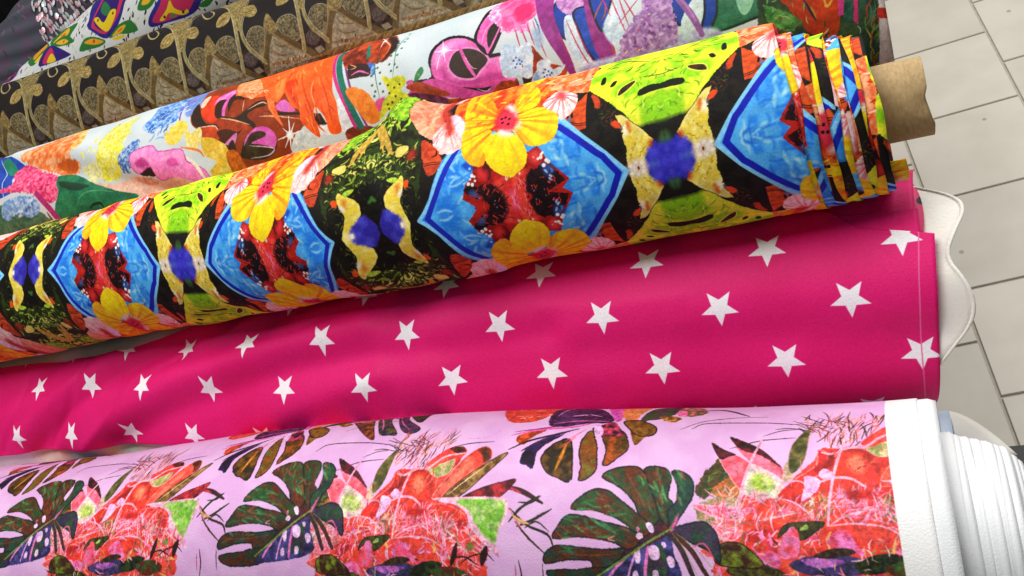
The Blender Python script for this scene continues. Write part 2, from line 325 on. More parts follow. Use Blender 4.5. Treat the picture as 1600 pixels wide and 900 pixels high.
# ------------------------------------------------------------------ the prints
COL_PRINT = """
S c=1c1a0c d=2a3a10 n=5 w=2 : -33.4 69.9 -35.9 140.2 -18.8 124.6 25.3 155.9 78.4 121.3 35.3 128 45.7 74.7 47.1 44.6 33.8 14.6 -31.1 31.5
S c=5f9a18 d=a8d02c n=3 w=3 : -21.7 119.6 -5.1 129.4 13.8 144.5 24.6 152.8 37.7 140.1 29.4 124 32.2 90 18.7 91.9 -7.1 117.1 -6.6 88.6
S c=e8d070 d=7a9a20 n=3 w=2 : 22.5 155 43.3 143 77.1 120.9 76.4 104.9 56.9 120.3 39.8 138 28.2 144.5
H n=70 l=6.7 b=1.0 a=40 s=60 cols=1a1608,3a5a10,c8c850,e0cc70,2c4010 : -24.3 75.3 -17.1 128.1 24.6 152.8 37.7 140.1 36.7 87.9 24.6 82.5 -11.8 63.6
H n=60 l=7.6 b=1.7 a=20 s=70 cols=d8c860,8aa828,c0b850,3f5a14 : -19.7 73.1 -16 101.1 4.8 100 31.8 79.7 34 57.7 18.4 51.4 -10.5 52.4
H n=90 l=5.4 b=0.8 a=60 s=90 cols=55701c,2a3a10,7a8a30,181208 : -18.3 38.5 -19.7 73.1 9.7 67.2 39.1 56.4 39.7 39.5 11.8 29.8
H n=150 l=6.7 b=1.8 a=35 s=45 cols=c8e048,8ccc28,5c9c18,e8ec78,2c4a0c,3c6a10,a8d838 : -31.5 86.4 -17.4 132.9 25.3 155.9 42.4 137.9 39.7 86.5 24.5 78.8 0.9 76.5
H n=150 l=5.2 b=1.6 a=70 s=80 cols=d8d868,a8b83c,2a3a0c,e8d880,6a8a20,181408,c0c850 : -25.3 58.1 -21.7 119.6 17.3 95.3 42.5 72.5 41.9 53.1 25 42.7 -10.2 40.3
H n=110 l=4.3 b=1.0 a=60 s=90 cols=7a9428,aab848,181208,3c5414 : -24.4 40.6 -15.7 62.4 39.1 56.4 41.9 34.5 10.9 23.5
S c=d8b850 d=b88a30 n=2 w=1.5 : -1 94.6 6.5 93 16.3 76.4 19.5 63 15.2 65.7 10.8 73.2 10.8 65.5 6 76.5
S c=e0c860 w=1.5 : 22.4 60.8 23.6 67.6 33.5 68.4 33.2 63.3 26.4 59.1
S c=a02818 f=6 w=2 : 32.7 58 39.2 64.5 41.4 58.4 37 53.1
S c=d85024 d=b0341a n=3 w=2 : 47 71.8 56.3 65.2 66.3 49.5 66.4 42.5 57.7 35.5 51.8 36.8 48.1 51.6 45.9 61.2
L c=1a0c08 b=0.8 : 47.1 44.6 56.8 44.7 67.6 43.4
L c=1a0c08 b=0.7 : 48.3 46.7 56.8 46.5 66.4 45.4
L c=1a0c08 b=1.5 : 60.9 58.4 60.7 53.3 56.6 51.9
S c=c83218 d=e87a20 n=6 w=2 : 71.7 94.6 78.4 121.3 114.7 105.8 122.9 119.8 175.7 115.7 179.9 56.2 141.9 56 95.3 67.7
H n=70 l=9.5 b=1.5 a=20 s=40 q=.6 f=.8 cols=f4a020,e83c14,f8d040,c02810,f06a1c,8a1c10 : 72.8 91.3 78.4 121.3 111.7 116.6 164.6 117.4 172.1 80.3 132 86.4 91.7 84.4
L c=f0b040 b=1.5 : 79.2 118.8 109.3 104.4 129.8 118.5
L c=f09030 b=1.9 : 120.6 98.6 141.6 118.8 164.6 117.4
S c=d04018 d=f0a030 n=5 w=2 : 105.8 117.2 117.9 117.9 168.4 120.5 195.5 113.6 198 78.9 190 75.4 170.8 87.3 148.4 88.6
S c=f0a878 d=e05828 n=4 w=2 : 157.8 95.9 167.2 120.1 195.5 113.6 198 78.9 185.5 77.6 175.2 87
H n=60 l=9.3 b=1.4 a=20 s=40 q=.6 f=.8 cols=f4a020,e83c14,f8c878,c02810,f0824c,f8d8c0 : 110.2 115.2 141.9 120.7 195.7 115.4 198 78.9 170.2 90.1 147.7 91.6
L c=8a1c10 b=1.3 : 117.6 116 141.6 118.8 167 118.2
P c=e0541c d=b83c18 n=3 w=1 : 193.8 74.6 193.3 40.5 184.9 40.2 174.6 52.9 174.4 59.3 184.7 65.1
L c=180c08 b=0.7 : 176.7 52.3 185.2 46.7 193.5 45.4
L c=180c08 b=0.6 : 177.8 50.1 185.1 45.1 193.4 43.5
S c=180c08 : 177.2 55.8 178.7 57.8 178.8 54 177.3 53.9
S c=180c08 : 180.4 56 181.9 58 182.6 53.4 181.2 53
P c=100c0a d=1c1812 n=6 : 193.8 74.6 219.3 45.9 225.2 11.9 204.3 17.2 184.7 38.1 192.7 40.6
S c=c04018 w=2 : 196.9 70.8 203.7 63.6 205.1 55.2 200.9 56
H n=90 l=3.9 b=0.6 a=45 s=90 cols=3a4a1c,6a3414,2a3014,8a2c14,4a5a24 : 197.5 63.1 219.2 44.8 220.3 32.8 205.6 39.1
P c=8ccc14 d=e8ea30 n=11 m=-.05 w=1.5 : 194.2 76.2 196.9 96.9 204.5 114.9 226.9 119.1 250.8 118.5 273.8 113.4 291.3 112.2 301.2 112.7 302.8 47.7 283.8 42.4 263.6 29.1 235.4 29.3 224.2 41.7 212.3 56.5
S c=6aa810 d=8ccc14 f=30 n=8 w=3 : 236.9 47.3 252.4 54.1 265.7 41.6 262.9 30.4 245.8 30.9 237.2 36.4
S c=e4e838 f=14 w=3 n=6 : 216.3 59 226.7 55.3 236.4 38.7 230.1 38.4 222.4 47.2
S c=e4e838 f=14 w=3 : 255 46.1 264.2 46.7 265.2 35.5 259.5 32.7
H n=90 l=7.0 b=0.7 a=15 s=14 cols=1a2a08,4a7a10,2a4a0c,e8e050,6a3a14 : 199.9 113.3 226.6 117.3 262.2 113.6 276.1 108.1 273.1 76.2 235.8 78.9 210.1 82.5
H n=80 l=5.7 b=0.9 a=60 s=40 f=1.2 cols=5a9a10,b8e828,f0f060,78b814,3c7a0c : 216.2 61.7 235.8 78.9 270.6 70.5 265 33.5 240.7 31.3 226.2 41.6
S c=14180a w=1 : 235 56.9 237 61.5 246.2 63.6 259 60.4 258.5 57.3 248.4 56.8 238.1 55.2
S c=4a2a10 d=1a1a0a o=e8e050 ow=1 n=2 : 219.3 61.2 222 68 232.2 72.5 231.5 68.8 224.4 62.7
S c=5a3a10 d=2a1a0a n=2 : 257.7 72.5 261.3 73.7 272.6 66.8 272.6 63.7 266.2 65.8
S c=14180a : 212.3 73 214.9 78 218.1 77.3 215.5 72.4
S c=14180a : 204.4 78.5 205.3 86.5 208 86 208.1 78.6
S c=1a200c : 263.9 86.8 268.7 85.2 275.6 78.5 274.9 75.9 267.3 80.4
L c=14180a b=1.0 : 207.3 98.3 221.1 102.9 244.7 91.3
L c=14180a b=0.7 : 236.2 75 254.9 72.3 257.7 72.5
P c=161410 f=5 w=1 : 234.4 30 247.7 30.4 263.7 29.5 256.3 16.4 243.8 17.8
S c=2a5014 f=3 : 247.7 30.4 252.7 30 249.6 28.9
L c=14100c b=1.5 : 212.3 52.8 220.3 46.2 225.1 40.9
P c=e4c83c d=f0e080 n=5 w=1.2 : 216.7 44.5 222.1 42.8 225.1 39.8 235.3 28.8 243.8 17.8 237.8 7.8 233.9 0.1 220 2.5 222 16.6 219.8 28.9 221.4 33.5 217.8 38.7
H n=50 l=2.9 b=0.8 a=60 s=60 f=.8 cols=c89a20,f8ec90,a87818,f0d850 : 221.9 38.6 241.7 17.4 234.3 1.9 220.7 5.3
S c=f6ead0 f=4 w=1 : 220.4 33.8 224.5 33.7 224.8 27.6 222.5 26.2
S c=d06018 f=3 w=1 : 224.8 36.7 227.7 34.9 227.6 28.8 225.6 29.4
S c=e8481c w=1 : 212.7 38.1 215.9 40.3 218.7 37.4 219.3 33.1 215.4 34.2
H n=26 l=4.8 b=1.5 a=200 s=50 cols=100c0a : 215.2 32.2 221.3 32.5 222.6 14.5 218.4 13.6
S c=a02020 f=4 w=1 : 240.1 16.8 242.8 18 243.1 14.1 240.3 12.9
S c=a02020 f=4 w=1 : 258.4 17.6 261 17 260.5 13.9 258.4 15.2
P c=e4c83c d=f0e080 n=5 w=1.2 : 259.9 21.7 271.3 43.6 279.6 46.6 275.5 29.2 276.3 15.4 287.6 2.1 275.3 -12.7 265.1 -8.8 257.9 14.9
S c=2c28b0 d=4a44d0 n=8 f=3 w=3 : 234.5 4.8 238.7 12.4 247.5 15.9 256.3 16.4 265.4 10.2 269.2 1.2 268.3 -7.1 261.3 -13.4 249.2 -15.8 238 -7.9 234.2 -1
S c=4a5ac8 f=20 : 236.3 1.4 239.8 3.5 243.5 1.6 243.1 -2.2 238.9 -2.6
S c=4a5ac8 f=20 : 259 1.2 262.2 3.3 266.2 0.4 265.5 -3.1 260.9 -2.9
S c=3a6a30 f=6 w=1 : 248.8 17.5 251.5 21.6 253 18.3 253.3 14.4 249.8 14.4
S c=e8cdb0 f=5 w=2 : 220.5 4.4 227.3 7 234.7 3.3 235.4 -4.2 228.5 -8.6 221 -5.7 219.6 -1.3
D c=f6ecdc r=1.6 : 227.1 4.2 231.5 3.1 224.4 1.4 232.6 -1.1 227.6 -4.3 233.3 -4.2 224.4 -4.5 228.8 -7.6 222.7 2.8
D c=7a2a18 r=0.8 : 228.3 0.5 229.2 -2.2 231.8 -4.3
P c=52b2f6 d=2480ea n=10 m=-.06 : 34.8 -2 43.7 6.2 51.8 16.4 59.8 32.9 66.4 46 73.2 54.5 84.6 59.8 107.4 64 153 45.5 170.3 55.6 204.3 17.2 220.3 -0.5 195.7 -40 46.6 -28.3
H n=60 l=11.4 b=1.7 a=60 s=70 f=2.2 cols=9cdcf4,b4e8f0,78c8f8,2a80e4,3a98f0 : 49.2 0.8 66.3 40.3 80.5 50.8 91.7 34.6 84.7 4.5 86.7 -6.8 67.3 -14.5
H n=66 l=10.8 b=1.8 a=120 s=60 f=2.2 cols=9cdcf4,b0e4ec,2a80e4,6cc0f6,1e70e0 : 163.1 34.1 174.5 46 197.2 15.1 208.8 2.4 192.7 -20.9 171.3 -21.1 171.4 -0.4 173.4 7.3
K c=84cdf6 b=3.1 t=1 : 83.2 55.6 73.4 50.2 66.3 40.3 59.1 26.6 52.2 13.1 43.6 4.1 36 -2.2 38.1 -10.8
K c=1a28b4 b=4.6 t=1 : 80.4 53.3 72.3 41.2 65.4 29.5 58.5 17.2 48.7 3.1 43.9 -3.8 46.8 -17.6
K c=84cdf6 b=3.5 t=1 : 171.3 56.5 188.7 35.4 204.5 18.2 218.9 -0.2 204.4 -17.2
K c=1620b0 b=4.9 t=1 : 170.3 48.9 184.4 34.5 198 19.8 202.5 15.7 212.2 -0.4 199.9 -18.3
P c=b81c18 d=8a1410 n=6 w=1 : 94.1 35.2 94.1 25.6 86.6 22 84.5 17.2 80.9 9.6 86.2 5.8 91.1 1.1 85.3 -4.3 82.9 -7.2 88.9 -19.2 114.1 -24.9 158.7 -37.4 174.8 -14 164.6 -1.8 173.2 6.3 160.3 21.5 152.5 36.9 141.3 33.6 108 37.4
S c=120c10 d=2a0c10 n=4 w=3 : 88.6 20.5 99.2 16.3 111.6 15.8 119 9.1 117.6 0 120.1 -9.3 111.9 -19.3 93.2 -20.1 86.4 -13.7 94.7 -4 103.1 0.8 96.5 9.6 84.9 14
S c=120c10 d=2a0c10 n=4 w=3 : 139.9 17.6 150.4 21 160.4 16.5 167.6 9.7 168.2 3.5 158.2 -1.2 148.3 -5.1 143.6 -12.7 138.7 -13.8 140.7 -1.1 136.1 6.3 138 14
S c=5a1014 w=3 : 108 37.4 111.6 28.2 107 20.9 102.8 30.1
S c=e02c28 d=f04838 n=5 f=5 w=2 : 112.5 19.7 128.3 20.4 139.6 21.7 136.7 8.2 137 -2.3 138.7 -13.8 142 -23 116.5 -19.1 118.7 -6.8 117.2 6.4
S c=f04a80 f=10 w=2 : 123 7.3 128.3 6.1 129.2 -5.8 130 -16.2 122.3 -15.5 123.8 -3.4
L c=f8b0c8 b=0.9 f=2 : 124.3 3.9 125.7 -6 126.3 -14
S c=d82c2c f=4 w=1.5 : 99.4 30.8 106.9 27.1 104.8 21.3 98.2 22.7
S c=e84040 f=5 : 145.5 32.5 151.2 34.1 153.9 29.2 150.9 23.9 145.8 26.2
D c=f8a0a0 r=0.8 : 147.8 28.8
S c=b82018 w=1 : 82 9.3 92.6 4 102.5 -1.2 91.4 -6.7 84.2 -7.4 91.4 -0 86.2 5.8
S c=b82018 w=1 : 173.2 6.3 163.9 3.6 154.2 -0.2 150.3 -5.6 158.5 -7.6 174.6 -14.5 164.5 -9.1 161.7 -4.2 167.4 0.6
S c=3a60a8 f=6 w=2 : 88.4 14.3 95 13 94.9 7.8 89.9 10.9
S c=2a4a90 f=6 w=2 : 152.9 22.4 161 19.3 162.1 14.1 155.5 13.7
D c=4a90d0 r=0.6 : 143.1 3.5 143.6 -9.4 108.8 2.8
D c=f4f0e4 r=1.6 : 88.9 20.7 92.3 19.4 93.1 26.7 153.7 27.5 158 24.1 155.3 20.8 159.4 22.7
D c=f4f0e4 r=1.1 : 95.2 25.4 91 24.2 95.2 22.1 154.5 29.6 151.4 26.8 155.7 30.8
H n=14 l=4.0 b=1.4 a=-50 s=20 cols=8ab0e0,d8e0f0,4a70b0 : 153.6 20.2 160 19.6 162 9.1 156.7 9.4
H n=70 l=4.1 b=0.9 a=90 s=90 q=1.5 cols=120c10,2a0c10,e02c20,5a1014,d83a30 : 93.7 17.4 120.8 11.9 115.7 -15.3 91.3 -10.1
H n=70 l=4.0 b=0.9 a=90 s=90 q=1.5 cols=120c10,2a0c10,e02c20,5a1014,d83a30 : 141 17.3 165.8 11.2 162.3 -2.2 142 -16.9 135.7 -6.3
H n=30 l=6.0 b=1.0 a=100 s=40 q=1 cols=f05040,c81c18,f8807a : 122.2 17.7 138.9 17.8 136.8 -6.5 122.7 -14.4
D c=e8e0d8 r=0.3 : 95.9 7.6 103.3 9.2 110.7 11.9 115.9 5.6 142.1 7.9 151.6 2.5 156.2 7.5 161.9 4.1 144.2 -4.1
S c=1a50c8 f=3 w=1 : 85.1 38.3 92.1 38.9 95.1 33.9 92.4 30.2 87 33.5
D c=9ac8f0 r=1.2 : 91.8 32.9
S c=f8cc18 d=ec6a1c n=5 m=-.2 w=1.2 r=125,70,e04818,.7 : 83.2 85.1 81.1 115.8 93 120.4 110 95.1 118.7 73.7 111.8 65.4 95.1 69 84 74.6
S c=f8d018 d=f09818 n=5 w=1.2 r=125,70,e05818,.6 : 130.1 76.8 128.7 90.6 135.6 102.4 147 102.4 152.5 86.3 149.5 77.9 140.1 74.3
S c=fadc14 d=f4b81c n=6 w=1.2 r=125,70,dc4418,.75 : 82.7 60.3 83.4 68.5 85.9 73.9 101.9 70 112.3 61.1 110.7 45.7 104.9 33.9 98.5 32.9 88.6 40.2 84 51.1
S c=fae41c d=f6cc1c n=6 w=1.2 r=125,70,e05818,.7 : 130.6 59.6 134.7 72.4 151.1 74.6 165.3 65.9 170.5 53 166.9 41.5 156.9 36.8 145 39 137.6 46.6
S c=fce812 d=fad41a n=6 w=1.2 r=123,65,ec9018,.4 : 113.7 58.1 121.7 58.5 130.9 54.5 141.8 39.9 141.8 27.2 133.9 20.6 124.6 18.8 113.6 26.2 106.8 36.6 106.7 49
H n=30 l=2.4 b=1.2 a=-90 s=60 cols=e8d8a0,f0e8d0,c04818 : 113.7 27.2 124.8 19.7 135.2 21.8 134.6 18.9 124.3 17.3 114.4 24.5
S c=c8202c f=8 w=2 : 113.4 70.8 115.1 80.2 121.8 86.2 132.1 75.1 135.2 64.8 130.8 57 122.8 58.1 116.8 62.5
S c=f8e8dc f=14 w=3 : 118.1 60.8 124.8 61.5 130.8 57 128.7 51.5 120.7 55
S c=f0d8d8 f=8 w=2 : 121.5 87.5 127.1 88 133.6 72.9 132.3 70.2 126.4 81.1
S c=f0c8b8 f=10 w=2 : 134.7 63.6 139.2 63.4 137.4 57.4 133.1 55
S c=d83048 f=5 w=2 : 116.5 72.8 120.5 81.7 129.6 76.1 133.6 64 128.5 57.7 120.1 62.9
D c=2a0c10 r=1.3 : 119.9 73.2 123.2 73.7 127.1 70.7 121.2 68.2 126.7 65
S c=f2b890 d=e86a50 n=4 w=2 r=58,104,e87858,.7 : 34.2 91.5 30.2 121.4 40.1 125.8 51.9 120.4 58 104.4 66.2 75.9 59 70.3 48.2 74.7
S c=f8e4dc d=f0b8b0 n=4 w=2 r=66,90,e05868,.8 : 55.7 68.3 56.8 79.4 62.4 89.4 69.3 90.7 82.8 71.8 84.2 57.3 81.6 52.9 73.4 51.1 63.6 54.5
S c=e0c0dc d=f0e0f0 n=4 w=2 f=2 : 66.7 94.7 73.5 96.3 82.8 84.2 84.6 74.4 82.6 65.9 76.8 77.2
S c=d83848 f=4 w=2 : 32.1 138.3 38.5 137.6 40.5 127.8 33.8 126.5
S c=b8362a f=5 w=2 : 51.5 118.4 65 102.4 74.2 78.2 69.6 71.5 63.3 86.7
S c=f8e8e0 d=f4c8c0 n=4 w=1.5 r=171,83,e05060,.9 : 155.4 75.3 160.5 84.2 168.3 88.8 178.2 82.7 185.4 74.1 184.8 63.7 178.8 56.5 172.4 54.6 168.4 61.4
S c=e04848 f=8 w=2 : 166.1 83.3 170.8 87.3 175.3 80.6 173 74.5
P c=0e0b08 d=181408 n=5 : -13.2 25.6 2.4 40.8 25 40.4 39 29.7 42.3 9.8 31.9 -9.5 4.8 -27.3 -25.3 -17.2
H n=90 l=4.2 b=0.6 a=30 s=90 cols=2a3a12,4f6a1c,20280c,7a7a30 : -13.2 25.6 -0.3 49.8 39.6 37.2 43.1 12.8 30.2 2.3 24.8 13.2
S c=e8cc3c d=f4e078 n=4 w=1 : 28.1 41.8 30.6 35.8 28.3 27.6 25.6 17.3 29.7 4.6 33.2 -12.2 28.7 -11.3 21.7 2.8 14.8 13 11.5 19 12.4 27 20 34.8 24.9 38.2
S c=d88018 f=4 w=1 : 22.1 33.2 25.9 34.6 25.1 27.1 22.4 25.5
S c=e05018 w=1 : 30.3 35.3 34.7 36.1 34.2 30.7 30.3 28.8
S c=f8f0dc f=3 w=1 : 24.5 27.2 28.4 28.6 27.1 24 24.6 24
S c=c8dc40 d=6aa020 n=2 : 14.4 39.9 20.6 41.2 25 39.3 23.5 35.7 18.6 36.4
S c=332aa4 d=4a48cc n=6 f=2 w=2 : 8.1 13.7 14 14.7 23.9 5.7 24.5 -3.4 16.5 -13.7 11.1 -14.4 5.4 -4.2 0.9 2.4
S c=f0d8b8 f=4 w=1.5 : 22.5 1.6 26.4 1.9 30.9 -5.8 28.5 -8.8 23.6 -5.5
D c=f6e8d8 r=1.4 : 24.8 -4 28.9 -5.4 23.5 0.8 28.1 -1.8
S c=3a6a28 f=2 w=2 : -6.9 27.9 0.2 27.8 4.8 24.7 -2.4 23.2
"""
